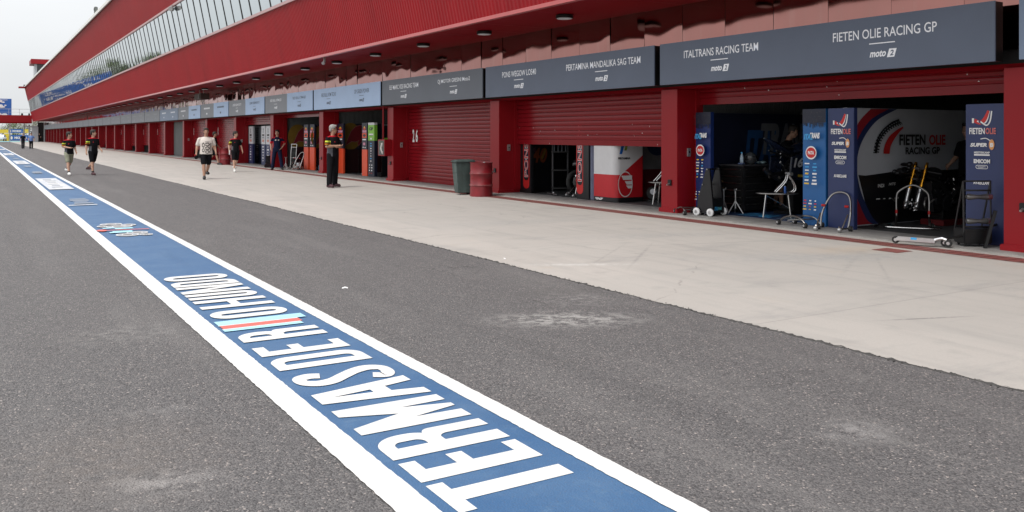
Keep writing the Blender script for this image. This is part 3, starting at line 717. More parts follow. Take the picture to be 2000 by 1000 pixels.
# roller doors: curved slats, bottom rail; how far each one is down
OPEN = {0: 2.19, 1: 1.33, 3: 2.52, 4: 2.36, 5: 2.10, 7: .56, 8: 2.5, 10: .64, 11: .5, 14: .42, 17: .35}
NUMM = mat('door_number_white', (.75, .75, .74), .5, var=.08)
def shutter(k):
    y0, y1 = B(k) + .325, B(k + 1) - .255; zb = OPEN.get(k, .02)
    if zb > 2.45: return
    g = MB(); sh = .115 if k < 8 else .2; z = zb + .13
    g.box((12.50, y0, zb), (12.545, y1, zb + .13))
    prof = []
    while z < 2.56:
        for q, dx in ((0, .010), (.07, -.010), (.3, -.0135), (.5, -.0145), (.75, -.0135), (.9, -.010), (.95, .010)): prof.append((12.505 + dx, z + q * sh))
        z += sh
    i = len(g.v)
    for x, zz in prof: g.v.append((x, y0, zz)); g.v.append((x, y1, zz))
    for q in range(len(prof) - 1): g.f.append((i + 2 * q, i + 2 * q + 1, i + 2 * q + 3, i + 2 * q + 2)); g.m.append(0)
    d_ = part('roller_door', g, DOORM)
    dd = Deco((12.482, y1, 0), (0, -1, 0), (0, 0, 1))
    if k == 2:
        dd.text('2', y1 - YX(807.5, 12.48), 1.545, .15, .42, NUMM, 0, .03); dd.text('6', y1 - YX(814, 12.48), 1.545, .16, .42, NUMM, 0, .03); dd.build('door_number', d_)
    elif k in (6, 7, 9, 10, 12) and zb < 1:
        dd.rect(.45, 1.55, .52, 2.0, NUMM); dd.build('door_mark', d_)
    if k in (1, 0):
        r = random.Random(k); c_ = MB()
        for q in range(16):
            y, z = r.uniform(y0 + .1, y1 - .1), r.uniform(zb + .02, zb + .5); h = r.uniform(.01, .03)
            c_.poly([(12.485 if z > zb + .13 else 12.496, y, z), (12.485 if z > zb + .13 else 12.496, y + r.uniform(.01, .035), z + .004), (12.485 if z > zb + .13 else 12.496, y + .012, z + h)])
        part('paint_chips', c_, NUMM, d_)
for k in range(-2, NB): shutter(k)
part('grey_curtain', MB().tube([(12.6, B(8) + .33 + q * .2, 0.03 if False else 1.27) for q in range(2)], .001, 3), GREYC) if False else None
g = MB(); ys = [B(8) + .3 + q * .08 for q in range(81)]
i = len(g.v)
for q, yy in enumerate(ys):
    x = 12.56 + .035 * math.sin(q * 1.3); g.v.append((x, yy, .03)); g.v.append((x, yy, 2.5))
for q in range(80): g.f.append((i + 2 * q, i + 2 * q + 2, i + 2 * q + 3, i + 2 * q + 1)); g.m.append(0)
part('grey_curtain', g, GREYC)
# partition walls between the garages, ribbed
for k in range(-2, NB + 1):
    g = MB(); yc = B(k) + .035
    if k < 9:
        i = len(g.v); n = 300
        for q in range(n):
            x = 12.66 + (21.1 - 12.66) * q / (n - 1); y = yc - .10 + (.014 if q % 2 else 0)
            g.v.append((x, y, .02)); g.v.append((x, y, 3.3))
        for q in range(n - 1): g.f.append((i + 2 * q, i + 2 * q + 2, i + 2 * q + 3, i + 2 * q + 1)); g.m.append(0)
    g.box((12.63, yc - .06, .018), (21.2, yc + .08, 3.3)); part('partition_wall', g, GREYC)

# ------------------------------------------------------------------ soffit lamps, cameras, roof things
lamp0 = None; LENS = mat('lamp_diffuser', (.62, .62, .64), .4, var=.04)
lab_near = {0: 'round black ceiling lamp under the overhang, nearest and largest of the visible row', 1: 'second round ceiling lamp from the right under the red overhang', 2: 'third round ceiling lamp from the right under the red overhang', 3: 'fourth round ceiling lamp from the right under the red overhang'}
for q in range(34):
    y = 15.55 + 3.51 * (q - 1)
    if lamp0 is None:
        l = thing('ceiling_lamp', '', 'lamp', (10.82, y, 4.175), 0, 'round lamps under the overhang')
        MB().lathe([(.17, 0), (.19, -.01), (.19, -.07), (.17, -.075)], n=24).build('housing', BLACKM, l, smooth=True)
        MB().lathe([(.165, -.074), (.165, -.083), (.12, -.092), (.01, -.094)], n=24).build('diffuser', LENS, l, smooth=True); lamp0 = l
    else: l = copy_tree(lamp0); l.location.y = y
    l['label'] = lab_near.get(q - 1, 'small round black ceiling lamp in the far run under the red overhang')
    if q == 0: l['label'] = 'round ceiling lamp under the overhang beyond the top edge of the picture'
def seccam(label, loc, s=1):
    t = thing('security_camera', label, 'camera', loc); MB().box((-.03, -.03, -.02), (.03, .03, .16)).build('bracket', STEEL, t)
    MB().tube([(-.1, -.16, -.07), (-.05, -.02, -.06), (.03, .16, -.05)], [.05 * s, .06 * s, .055 * s], 10).build('housing', mat('camera_housing', (.35, .35, .35), .4), t, smooth=True)
seccam('dark security camera under the top edge of the window band', (8.75, YX(337, 8.78), 8.27), 2.2)
seccam('small pale security camera hanging at the edge of the red overhang', (9.85, YX(634, 9.85), 4.02))
t = thing('loudspeaker', 'grey loudspeaker standing on the roof edge against the white sky', 'loudspeaker', (8.25, YX(187, 8.25), 11.32))
MB().box((-.04, -.04, 0), (.04, .04, .25)).build('post', BLACKM, t); MB().box((-.12, -.16, .18), (.14, .16, .72)).build('cabinet', mat('speaker_grey', (.16, .17, .16), .6), t, bevel=.04)
MB().lathe([(.1, 0), (.1, .02), (.03, .012)], (0, 0, 0), 16, M=Matrix.Translation((-.125, 0, .5)) @ Matrix.Rotation(R(-90), 4, 'Y')).build('cone', BLACKM, t)
t = thing('speaker_box', 'brown box hanging under the overhang above the light blue and grey signs', 'speaker', (11.1, YX(394, 11.1), 3.92)); BRN = mat('brown_box', (.05, .025, .018), .6)
MB().box((-.25, -.85, -.32), (.25, .85, .02)).build('cabinet', BRN, t, bevel=.02); MB().cyl((0, -.5, .02), (0, -.5, .26), .02).build('hanger', STEEL, t); MB().cyl((0, .5, .02), (0, .5, .26), .02).build('hanger', STEEL, t)
MB().lathe([(.15, 0), (.15, .02), (.04, .012)], (0, 0, 0), 16, M=Matrix.Translation((-.252, -.45, -.15)) @ Matrix.Rotation(R(-90), 4, 'Y')).build('cone', BLACKM, t)
t = thing('control_tower', 'dark glazed control room with a red cap on the far roof', 'tower', (10.4, 186, 11.32)); 
MB().box((-1.5, -2.5, 0), (1.6, 2.5, 3.2)).build('cabin_glass', GLASSD, t); MB().box((-1.52, -2.52, 0), (-1.1, -2.1, 3.2)).build('corner_post', LGREY, t); MB().box((-2.1, -3.2, 3.2), (2.0, 3.2, 4.1)).build('roof_cap', FACADE, t, bevel=.05)
t = thing('roof_canopy', 'small red canopy sticking out at the far end of the roof', 'canopy', (7.9, 203, 11.0)); MB().box((-.9, -.8, -.1), (1.2, .8, .22)).build('slab', PILLAR, t, bevel=.03); MB().box((.0, -.2, .2), (.3, .2, .62)).build('lamp', BLACKM, t)

# ------------------------------------------------------------------ footbridge, gate
t = thing('footbridge', 'red footbridge across the lane at the far end of the building', 'footbridge', (0, 207, 0))
MB().box((-16, 206.3, 3.85), (9.55, 209.2, 5.5)).build('deck_beam', PILLAR, t, world=True); MB().box((-16, 206.2, 3.80), (9.5, 206.3, 4.1)).build('lower_flange', SOFFIT, t, world=True)
r = MB()
for q in range(14): r.cyl((-15.5 + q * 1.9, 206.4, 5.5), (-15.5 + q * 1.9, 206.4, 6.75), .035, n=6)
r.cyl((-16, 206.4, 6.75), (9.4, 206.4, 6.75), .04, n=6); r.cyl((-16, 206.4, 6.1), (9.4, 206.4, 6.1), .02, n=6); r.build('railing', LGREY, t, world=True)
for x in (7.6, 8.9): MB().box((x, 206.5, 5.5), (x + .35, 206.8, 5.9)).build('floodlight', BLACKM, t, world=True)
MB().box((-16.5, 206.6, 0), (-15.6, 208.9, 3.85)).build('support', PILLAR, t, world=True)
t = thing('gatehouse', 'pale grey gate frame with a white panel below the end of the red building', 'gate', (9.5, 207, 0))
g = MB().box((8.3, 207, 3.05), (10.6, 207.25, 3.3)).box((8.2, 209, 0), (8.35, 209.2, 4.3)); g.build('crossbar', LGREY, t, world=True)
MB().box((9.55, 207.3, 0), (10.75, 207.6, 3.1)).build('white_panel', mat('pale_panel', (.5, .52, .55), .5), t, world=True)
MB().box((9.0, 207.6, 0), (9.3, 207.9, 3.6)).build('post', LGREY, t, world=True); MB().box((11.75, 206.9, 0), (11.95, 207.2, 4.1)).build('post', LGREY, t, world=True)
MB().box((10.75, 209.6, 0), (13.5, 209.9, 4.1)).build('doorway_shade_slab', BLACKM, t, world=True)  # solid black slab: the shade inside the doorway painted as a surface
MB().box((12.0, 206.2, .5), (13.4, 206.3, 3.9)).build('window', GLASSD, t, world=True)
r = MB()
for x in (8.3, 9.2): r.cyl((x, 212, 0), (x, 212, 4.6), .05, n=6)
for z in (2.2, 3.0, 3.8, 4.5): r.cyl((8.0, 212, z), (11.6, 212, z), .03, n=6)
r.build('mesh_fence_frame', LGREY, t, world=True)

# ------------------------------------------------------------------ the screens above the garages
def screen_mat(name, c): return mat(name, c, .45, var=.05, scale=1.2, emit=.30)
SLATE = screen_mat('screen_slate', (.072, .088, .125)); SLATE2 = screen_mat('screen_slate_grey', (.082, .092, .112)); GREYS = screen_mat('screen_grey', (.14, .15, .17)); LBLUE = screen_mat('screen_light_blue', (.26, .35, .50)); GBLUE = screen_mat('screen_grey_blue', (.13, .17, .24))
SWHT = mat('screen_white', (.66, .67, .7), .5, var=.02, emit=.25); SDRK = mat('screen_dark_text', (.09, .10, .13), .5, var=.02)
SPALE = mat('screen_pale_grey', (.24, .25, .27), .5, var=.02, emit=.25)
# k: (left half, right half, text colours, left text, right text, category marks, label)
SIGNS = {-1: (GBLUE, GBLUE, SWHT, SWHT, None, None, '', 'blue-grey sign cut off by the right edge of the picture'),
 0: (SLATE, SLATE, SWHT, SWHT, 'ITALTRANS RACING TEAM', 'FIETEN OLIE RACING GP', 'moto2', 'largest dark slate sign with two team names, above the wide open garage'),
 1: (SLATE, SLATE, SWHT, SWHT, 'PONS WEGOW LOS40', 'PERTAMINA MANDALIKA SAG TEAM', 'moto2', 'dark slate sign above the half-lowered garage shutter'),
 2: (SLATE2, SLATE2, SWHT, SWHT, 'ELF MARC VDS RACING TEAM', 'QJ MOTOR GRESINI Moto2', 'moto2', 'dark grey sign above the closed shutter numbered 26'),
 3: (LBLUE, LBLUE, SDRK, SDRK, 'RED BULL KTM TECH3', 'CIP GREEN POWER', 'moto3', 'light blue sign all over, with dark lettering, above orange and green columns'),
 4: (GREYS, LBLUE, SWHT, SDRK, 'RED BULL KTM AJO', 'RED BULL KTM AJO', 'moto2', 'half grey half light blue sign above the garage with two orange columns side by side'),
 5: (GREYS, LBLUE, SWHT, SDRK, 'LIQUI MOLY HUSQVARNA INTACT GP', 'LIQUI MOLY HUSQVARNA INTACT GP', 'moto2', 'half grey half light blue sign above the white and navy columns'),
 6: (GREYS, LBLUE, SWHT, SDRK, None, None, '', 'half grey half light blue sign above the closed shutter behind the oil drum'),
 7: (GREYS, LBLUE, SWHT, SDRK, None, None, '', 'half grey half light blue sign just above the man in the white T-shirt'),
 8: (GBLUE, GBLUE, SWHT, SWHT, None, None, '', 'blue-grey sign with three pale marks, above the grey curtain')}
for k in range(-1, NB):
    y0, y1 = B(k) + .09, B(k + 1) - .09
    if k == 0: y0 = 6.62
    if k == -1: y1 = 6.30
    cl, cr_, tl, tr, a, b, cat_, lab = SIGNS.get(k, (GREYS, GREYS, SWHT, SWHT, None, None, '', 'small grey sign far down the garage row, one of many alike'))
    s = thing('sign', lab, 'sign', (11.75, (y0 + y1) / 2, 2.575), 0, 'team signs above the garages')
    ym = (y0 + y1) / 2
    if cl is cr_: MB().box((11.60, y0, 2.575), (11.625, y1, 3.385)).build('screen', cl, s, world=True)
    else:
        MB().box((11.60, ym, 2.575), (11.625, y1, 3.385)).build('screen', cl, s, world=True); MB().box((11.60, y0, 2.575), (11.625, ym - .001, 3.385)).build('screen', cr_, s, world=True)
    MB().box((11.626, y0 + .004, 2.58), (11.80, y1 - .004, 3.38)).build('housing', BLACKM, s, world=True)
    g = MB()
    for yy in (y0 + 1, y1 - 1): g.box((11.80, yy - .05, 2.7), (11.99, yy + .05, 2.8)).box((11.80, yy - .05, 3.2), (11.99, yy + .05, 3.3))
    g.build('bracket', STEEL, s, world=True)
    d = Deco(*faceX(11.60, y1)); Ls = y1 - y0
    if k >= 0:
        if k == 0: cu = (y1 - (YX(1336, 11.6) + YX(1481, 11.6)) / 2, y1 - (YX(1627, 11.6) + YX(1830, 11.6)) / 2); ws = (YX(1336, 11.6) - YX(1481, 11.6), YX(1627, 11.6) - YX(1830, 11.6))
        elif k == 1: cu = (y1 - (YX(981, 11.6) + YX(1047, 11.6)) / 2, y1 - (YX(1106, 11.6) + YX(1251, 11.6)) / 2); ws = (YX(981, 11.6) - YX(1047, 11.6), YX(1106, 11.6) - YX(1251, 11.6))
        elif k == 2: cu = (y1 - (YX(761, 11.6) + YX(817, 11.6)) / 2, y1 - (YX(855, 11.6) + YX(918, 11.6)) / 2); ws = (YX(761, 11.6) - YX(817, 11.6), YX(855, 11.6) - YX(918, 11.6))
        else: cu = (Ls * .25, Ls * .75); ws = (1.75, 1.75)
        if k == 3: cu = (y1 - (YX(628, 11.6) + YX(656, 11.6)) / 2, y1 - (YX(692, 11.6) + YX(721, 11.6)) / 2); ws = (YX(628, 11.6) - YX(656, 11.6), YX(692, 11.6) - YX(721, 11.6))
        for u, w_, tx, cc in ((cu[0], ws[0], a, tl), (cu[1], ws[1], b, tr)):
            d = Deco(*faceX(11.60, y1))
            if tx:
                d.text(tx, u, 3.13, w_, .145, cc, 0, .006); d.up()
                d.rect(u - .22, 2.965, u + .22, 2.98, cc)
                d.text(cat_[:-1], u - .07, 2.815, .28, .10, cc, .3, .03); d.poly([(u + .085, 2.75), (u + .21, 2.75), (u + .25, 2.875), (u + .125, 2.875)], cc); d.text(cat_[-1], u + .168, 2.813, .065, .085, cl if cc is tl else cr_, .2, .03)
            elif k < 20:
                c2 = cc if k < 9 else SPALE; n_ = 6
                for q in range(n_): d.rect(u - .8 + 1.6 * q / n_, 3.08, u - .8 + 1.6 * (q + .7) / n_, 3.17, c2)
                d.rect(u - .12, 2.76, u + .12, 2.86, c2)
            d.build('lettering', s)
# ------------------------------------------------------------------ things standing at the garages
NAVY = mat('panel_navy', (.022, .035, .115), .4, var=.05); DNAVY = mat('panel_dark_navy', (.008, .011, .03), .45, var=.08); IBLUE = mat('panel_bright_blue', (.012, .11, .32), .4, var=.06)
BLK = mat('panel_black', (.008, .008, .01), .4, var=.1); ORNG = mat('panel_orange', (.75, .075, .02), .42, var=.04); ORED = mat('print_red', (.55, .02, .02), .45, var=.04); PGREEN = mat('panel_green', (.22, .52, .05), .45, var=.04)
PWHT = mat('panel_white', (.62, .63, .66), .42, var=.03); PGREY = mat('panel_mid_grey', (.21, .225, .25), .45, var=.04); LTB = mat('print_light_blue', (.05, .35, .7), .45, var=.04); YEL = mat('print_yellow', (.75, .5, .04), .45, var=.05); DKRED = mat('print_dark_red', (.2, .01, .018), .5, var=.08); DYEL = mat('print_dull_yellow', (.2, .115, .012), .5, var=.06)
CHROME = mat('chrome_tube', (.62, .61, .6), .22, 1., .08); DSTEEL = mat('brushed_dark_steel', (.30, .29, .28), .3, 1., .1); GOLD = mat('gold_fork_tube', (.9, .42, .04), .25, 1., .08); ALU = mat('aluminium', (.7, .7, .71), .3, 1., .06); REDM = mat('red_anodised', (.45, .02, .02), .35, .4); BLUEM = mat('blue_metallic', (.02, .08, .3), .3, .3)
FABR = mat('grey_fabric', (.2, .21, .25), .9, var=.15, scale=20); CARD = mat('cardboard', (.25, .17, .09), .8); PINK = mat('print_pink', (.6, .25, .35), .5); GDARK = mat('print_dark_grey', (.05, .05, .055), .5)

def panel(name, label, cat_, X, Yfar, Ynear, H, m, thick=.09, group=None, split=None):
    """an upright display column that looks at the lane"""
    t = thing(name, label, cat_, (X, (Yfar + Ynear) / 2, .018), 0, group)
    if split is None: MB().box((X, Ynear, .02), (X + thick, Yfar, H)).build('panel', m, t, world=True, bevel=.006)
    else:
        z = .02
        for q, (zz, mm_) in enumerate(split):
            MB().box((X, Ynear, z), (X + thick, Yfar, zz)).build(('base_panel', 'panel', 'top_panel', 'cap')[q], mm_, t, world=True); z = zz + .0005
    return t
def fuzz(d, u0, u1, v0, v1, rows, cols, ms, seed, fill=.75):        # rows of small sponsor marks, too small to read
    r = random.Random(seed)
    for a in range(rows):
        for b in range(cols):
            w_ = (u1 - u0) / cols; h = (v1 - v0) / rows; u = u0 + w_ * (b + .5); v = v1 - h * (a + .5); m = r.choice(ms); ww, hh = w_ * fill * r.uniform(.6, 1), h * r.uniform(.3, .55)
            if r.random() < .35: d.oval(u, v, ww * .35, hh * .5, m, 10)
            else: d.poly([(u - ww / 2, v - hh / 2), (u + ww / 2 - hh * .2, v - hh / 2), (u + ww / 2, v + hh / 2), (u - ww / 2 + hh * .2, v + hh / 2)], m)
XP = 12.33
# ---- near garage, right half: navy columns with the oil company's marks
def fieten(label, pxa, pxb, ext=None):
    ya = YX(pxa, XP); yb = ext or YX(pxb, XP); t = panel('display_column', label, 'display column', XP, ya, yb, 2.035, NAVY, group='navy display columns')
    d = Deco(*faceX(XP, ya)); W = (ya - yb) if ext is None else .5; c = W * .5
    def sw(o): return spline([(c - .12 + o, 1.80 - o * .2), (c - .03 + o, 1.765 - o * .4), (c + .04 + o * .8, 1.82 - o * .3), (c + .1 + o * .4, 1.93)], 6)
    d.stroke(sw(.0), .055, ORED); d.stroke(sw(.045), .02, WHT); d.stroke(sw(.07), .03, NAVY); d.stroke(sw(.095), .02, WHT); d.rect(c - .15, 1.76, c - .12, 1.83, WHT)
    d.text('FIETEN', c - .075, 1.645, .23, .09, WHT, 0, .03); d.text('OLIE', c + .125, 1.645, .15, .09, mat('print_pale_red', (.62, .16, .15), .5), 0, .03); d.up()
    d.oval(c + .14, 1.45, .04, .075, mat('print_pale_orange', (.7, .33, .12), .5)); d.text('SUPER', c - .05, 1.445, .25, .055, WHT, .2, .05); d.text('B', c + .14, 1.445, .05, .06, WHT, .1, .05); d.up()
    d.stroke(spline([(c - .02, 1.53), (c + .06, 1.54), (c + .12, 1.505)]), .012, WHT)
    d.text('MEISTERKAMP', c, 1.335, .23, .03, WHT, 0, .03); d.rect(c - .115, 1.29, c + .115, 1.312, WHT)
    d.text('EMICOM', c, 1.21, .24, .06, WHT, 0, .05); d.up()
    d.ring(rr(c - .09, c + .09, 1.10, 1.155, .027, .027, n=5), rr(c - .083, c + .083, 1.107, 1.148, .02, .02, n=5), WHT); d.text('WASTY', c, 1.127, .12, .022, WHT)
    d.text('AV-RECLAME', c, .90, .25, .05, WHT, 0, .04); d.up(); d.build('lettering', t); return t
fieten('navy display column with red and white logo in the middle of the near garage', 1617, 1668)
fieten('navy display column with red and white logo at the right end of the near garage', 1886, 1943, 6.80)
# ---- near garage, left half: blue columns with a torn dark top
def italt(label, pxa, pxb, width, mbase, seed, Xc=XP):
    yb = YX(pxb, Xc); ya = yb + width; t = panel('display_column', label, 'display column', Xc, ya, yb, 2.035, mbase, group='blue display columns')
    d = Deco(*faceX(Xc, ya)); c = width * .5; r = random.Random(seed)
    d.rect(.0, 1.80, width, 2.034, DNAVY)
    for q in range(22):
        u = width * q / 22; d.rect(u, 1.80 - r.uniform(.0, .1), u + width / 22 * .7, 1.801, DNAVY)
    for q in range(40):
        u, v = r.uniform(0, width - .015), r.uniform(1.78, 1.98); d.rect(u, v, u + .011, v + .011, GDARK)
    d.text('ITAL', c - .06, 1.555, .19, .10, LTB, .25, .06); d.text('TRANS', c + .08, 1.575, .2, .10, WHT, .2, .06); d.up()
    d.oval(c, 1.28, .115, .115, WHT); d.oval(c, 1.28, .1, .09, ORED); d.text('PATA', c, 1.28, .13, .06, WHT, 0, .05); d.up()
    fuzz(d, .08, width - .08, .72, 1.12, 7, 2, [WHT, WHT, WHT, LTB, YEL], seed); fuzz(d, .08, width - .08, .28, .48, 4, 3, [WHT, ORED, YEL, WHT], seed + 1)
    d.build('lettering', t); return t
italt('bright blue display column with a torn black top, in the middle of the near garage', 1566, 1613, .49, IBLUE, 3)
italt('dark blue display column half hidden behind the red pillar of the near garage', 1360, 1388, .42, mat('panel_deep_blue', (.008, .025, .13), .42, var=.06), 5)
# partition boards of that garage: they look back towards the camera
def board(name, label, Y, X0, X1, H, m, thick=.08, group='partition boards inside the garages'):
    t = thing(name, label, 'partition board', ((X0 + X1) / 2, Y, .018), 0, group); MB().box((X0, Y, .02), (X1, Y + thick, H)).build('panel', m, t, world=True); return t
FWALL = mat('board_grey_white', (.54, .56, .6), .45, var=.03)
yF = 9.74; x0 = 12.62; t = board('partition_board', 'grey and black partition board with sweeping red stripe and team name in the near garage', yF, x0, 16.6, 2.05, FWALL)
d = Deco(*faceY(yF, 0)); H = 2.05
def fx(px): return XY(px, yF)
def fz(px, py):
    X = fx(px); return EYE + (262 - py) / F * (X * ST + yF * CT)
d.poly([(fx(1700), .03), (16.59, .03), (16.59, fz(1885, 330)), (fx(1740), fz(1740, 336)), (fx(1690), fz(1690, 343)), (fx(1676), .9)], BLK)
def arc(pts): return spline([(fx(a), fz(a, b)) for a, b in pts], 8)
outer = arc([(1752, 213), (1712, 236), (1684, 275), (1673, 320), (1680, 370), (1700, 418), (1715, 437)])
mid = arc([(1735, 213), (1698, 236), (1672, 278), (1664, 320), (1668, 370), (1690, 425), (1704, 437)])
inn = arc([(1700, 213), (1676, 240), (1658, 285), (1650, 330), (1652, 380), (1660, 420), (1668, 440)])
inn = [(max(u, x0 + .005), min(max(v, .03), 2.045)) for u, v in inn]; mid = [(max(u, x0 + .01), min(max(v, .03), 2.045)) for u, v in mid]; outer = [(max(u, x0 + .015), min(max(v, .03), 2.045)) for u, v in outer]
d.ring(outer, mid, NAVY, False); d.ring(mid, inn, mat('board_red', (.36, .02, .03), .45, var=.04), False)
ta = arc([(1705, 299), (1709, 275), (1721, 254), (1738, 240), (1752, 234)]); tb = arc([(1716, 300), (1719, 279), (1729, 261), (1744, 249), (1759, 243)]); tcx = arc([(1721, 300), (1724, 283), (1733, 266), (1747, 254), (1759, 247)])
r_ = random.Random(1)
for q in range(len(ta) - 1):
    if q % 2 == 0: d.ring(ta[q:q + 2], [(a[0] * .35 + b[0] * .65, a[1] * .35 + b[1] * .65) for a, b in zip(ta[q:q + 2], tb[q:q + 2])], BLK, False)
    else: d.ring([(a[0] * .6 + b[0] * .4, a[1] * .6 + b[1] * .4) for a, b in zip(ta[q:q + 2], tb[q:q + 2])], tb[q:q + 2], BLK, False)
d.stroke(ta, .03, BLK); d.ring(tcx, arc([(1733, 300), (1735, 286), (1742, 272), (1752, 258), (1760, 250)]), ORED, False)
u0, u1 = fx(1752), fx(1803); d.text('FIETEN', (u0 + u1) / 2, fz(1778, 273), u1 - u0, .19, BLK, 0, .03); u0, u1 = fx(1810), fx(1842); d.text('OLIE', (u0 + u1) / 2, fz(1826, 273), u1 - u0, .19, ORED, 0, .03)
u0, u1 = fx(1764), fx(1831); d.text('RACING GP', (u0 + u1) / 2, fz(1797, 294), u1 - u0, .13, BLK, 0, .03); d.up()
d.text('INDI', fx(1716), .70, .17, .06, WHT); d.text('NTS', fx(1738), .72, .2, .05, WHT, .3); d.up(); fuzz(d, fx(1704), fx(1752), .44, .50, 1, 4, [WHT], 3)
d.build('lettering', t)
yI = 13.12; t = board('partition_board', 'black and dark blue partition board with huge faint letters, left in the near garage', yI, 12.75, 18.5, 2.03, DNAVY)
d = Deco(*faceY(yI, 0)); FB = mat('print_faint_blue', (.015, .07, .2), .5); FG = mat('print_faint_grey', (.15, .155, .17), .5)
d.text('ITAL', XY(1490, yI), 1.33, 1.1, .72, FB, .25, .05); d.up(); d.text('TRANS', XY(1535, yI), 1.5, 1.55, .68, FG, .2, .05); d.build('lettering', t)

# blue floor mat with the team's letters near its edge
t = thing('floor_mat', 'blue floor mat with pale letters in the left half of the near garage', 'mat', (14.2, 11.4, .018)); MB().box((12.56, 10.05, .019), (16.5, 12.95, .026)).build('mat', mat('mat_blue', (.006, .03, .1), .7, var=.2), t, world=True)
d = Deco((12.95, 12.4, .026), (0, -1, 0), (1, 0, 0), base=.002); d.text('ITAL', .45, .0, .8, .5, LTB, 0, .05); d.text('TRANS', 1.45, .0, 1.0, .5, mat('print_grey_blue', (.25, .3, .36), .6), 0, .05); d.build('lettering', t)
t = thing('floor_mat', 'dark grey floor mat in the right half of the near garage', 'mat', (14.2, 8.2, .018)); MB().box((12.62, 6.9, .019), (16.5, 9.7, .024)).build('mat', mat('mat_dark_grey', (.035, .035, .037), .8, var=.25, scale=8), t, world=True)

# tool cabinets: drawers with handles
def cabinet(label, x0, y0, x1, y1, H, n=6, m=BLK, group='tool cabinets in the garages', facing='x'):
    t = thing('tool_cabinet', label, 'tool cabinet', ((x0 + x1) / 2, (y0 + y1) / 2, .02), 0, group)
    MB().box((x0 + .02, y0, .08), (x1, y1, H - .03)).build('body', m, t, world=True); MB().box((x0 - .02, y0 - .02, H - .03), (x1 + .02, y1 + .02, H)).build('worktop', GDARK, t, world=True, bevel=.008)
    hh = (H - .16) / n
    for q in range(n):
        z = .1 + q * hh; dr = MB().box((x0, y0 + .015, z), (x0 + .02, y1 - .015, z + hh - .015)).build('drawer', BLACKM, t, world=True, bevel=.004)
        MB().box((x0 - .02, y0 + .06, z + hh - .045), (x0, y1 - .06, z + hh - .03)).build('handle', DSTEEL, dr, world=True)
        dr2 = MB().box((x0 + .035, y0 - .015, z), (x1 - .015, y0, z + hh - .015)).build('drawer', BLACKM, t, world=True, bevel=.004); MB().box((x0 + .06, y0 - .03, z + hh - .045), (x1 - .06, y0 - .015, z + hh - .03)).build('handle', DSTEEL, dr2, world=True)
    g = MB()
    for x in (x0 + .08, x1 - .08):
        for y in (y0 + .08, y1 - .08): g.torus((x, y, .055), .025, .016, 'y', 12, 6)
    g.build('castors', RUB, t, world=True); return t
cabinet('black tool cabinet in the near garage with bottles and a helmet on top', 12.95, 12.42, 13.75, 13.05, .99)
t = thing('bottle', 'pale blue-capped bottle on the black tool cabinet', 'bottle', (13.10, 12.6, .99)); MB().lathe([(.001, 0), (.037, 0), (.037, .15), (.03, .18), (.014, .2), (.014, .22)], n=14).build('body', mat('bottle_plastic', (.4, .5, .6), .2), t, smooth=True); MB().cyl((0, 0, .22), (0, 0, .25), .017).build('cap', LTB, t)
t = thing('helmet', 'black motorcycle helmet on the tool cabinet beside the bottle', 'helmet', (13.36, 12.62, 1.11)); MB().ell((0, 0, 0), (.13, .145, .13)).build('shell', mat('helmet_shell', (.05, .055, .06), .15, var=.3, coat=.6), t, smooth=True); MB().lathe([(.134, -.03), (.14, .0), (.134, .045)], n=20).build('visor', GLASSD, t, smooth=True)
t = thing('cloth', 'crumpled pale blue cloth at the right on the tool cabinet', 'cloth', (13.62, 12.55, .99)); g = MB(); rq = random.Random(2)
for q in range(7): g.ell((rq.uniform(-.1, .1), rq.uniform(-.08, .08), .025 + rq.random() * .02), (rq.uniform(.04, .08), rq.uniform(.03, .06), .022), 10, 6, M=Matrix.Rotation(rq.uniform(0, 3), 3, 'Z'))
g.build('folds', mat('cloth_pale_blue', (.3, .42, .45), .9), t, smooth=True)
t = thing('cloth', 'crumpled blue-grey rag at the left on the tool cabinet', 'cloth', (13.04, 12.52, .99)); g = MB()
for q in range(6): g.ell((rq.uniform(-.06, .06), rq.uniform(-.05, .05), .02), (rq.uniform(.03, .06), rq.uniform(.03, .05), .02), 10, 6)
g.build('folds', mat('cloth_blue_grey', (.12, .16, .3), .9), t, smooth=True)
t = thing('carton', 'small brown carton on a shelf between the trolley and the tool cabinet', 'carton', (13.05, 13.0, .5)); MB().box((-.1, -.02, 0), (.12, .06, .2)).build('body', CARD, t); MB().box((-.1, -.022, .09), (.12, -.0205, .12)).build('tape', mat('tape_brown', (.35, .26, .15), .4), t)

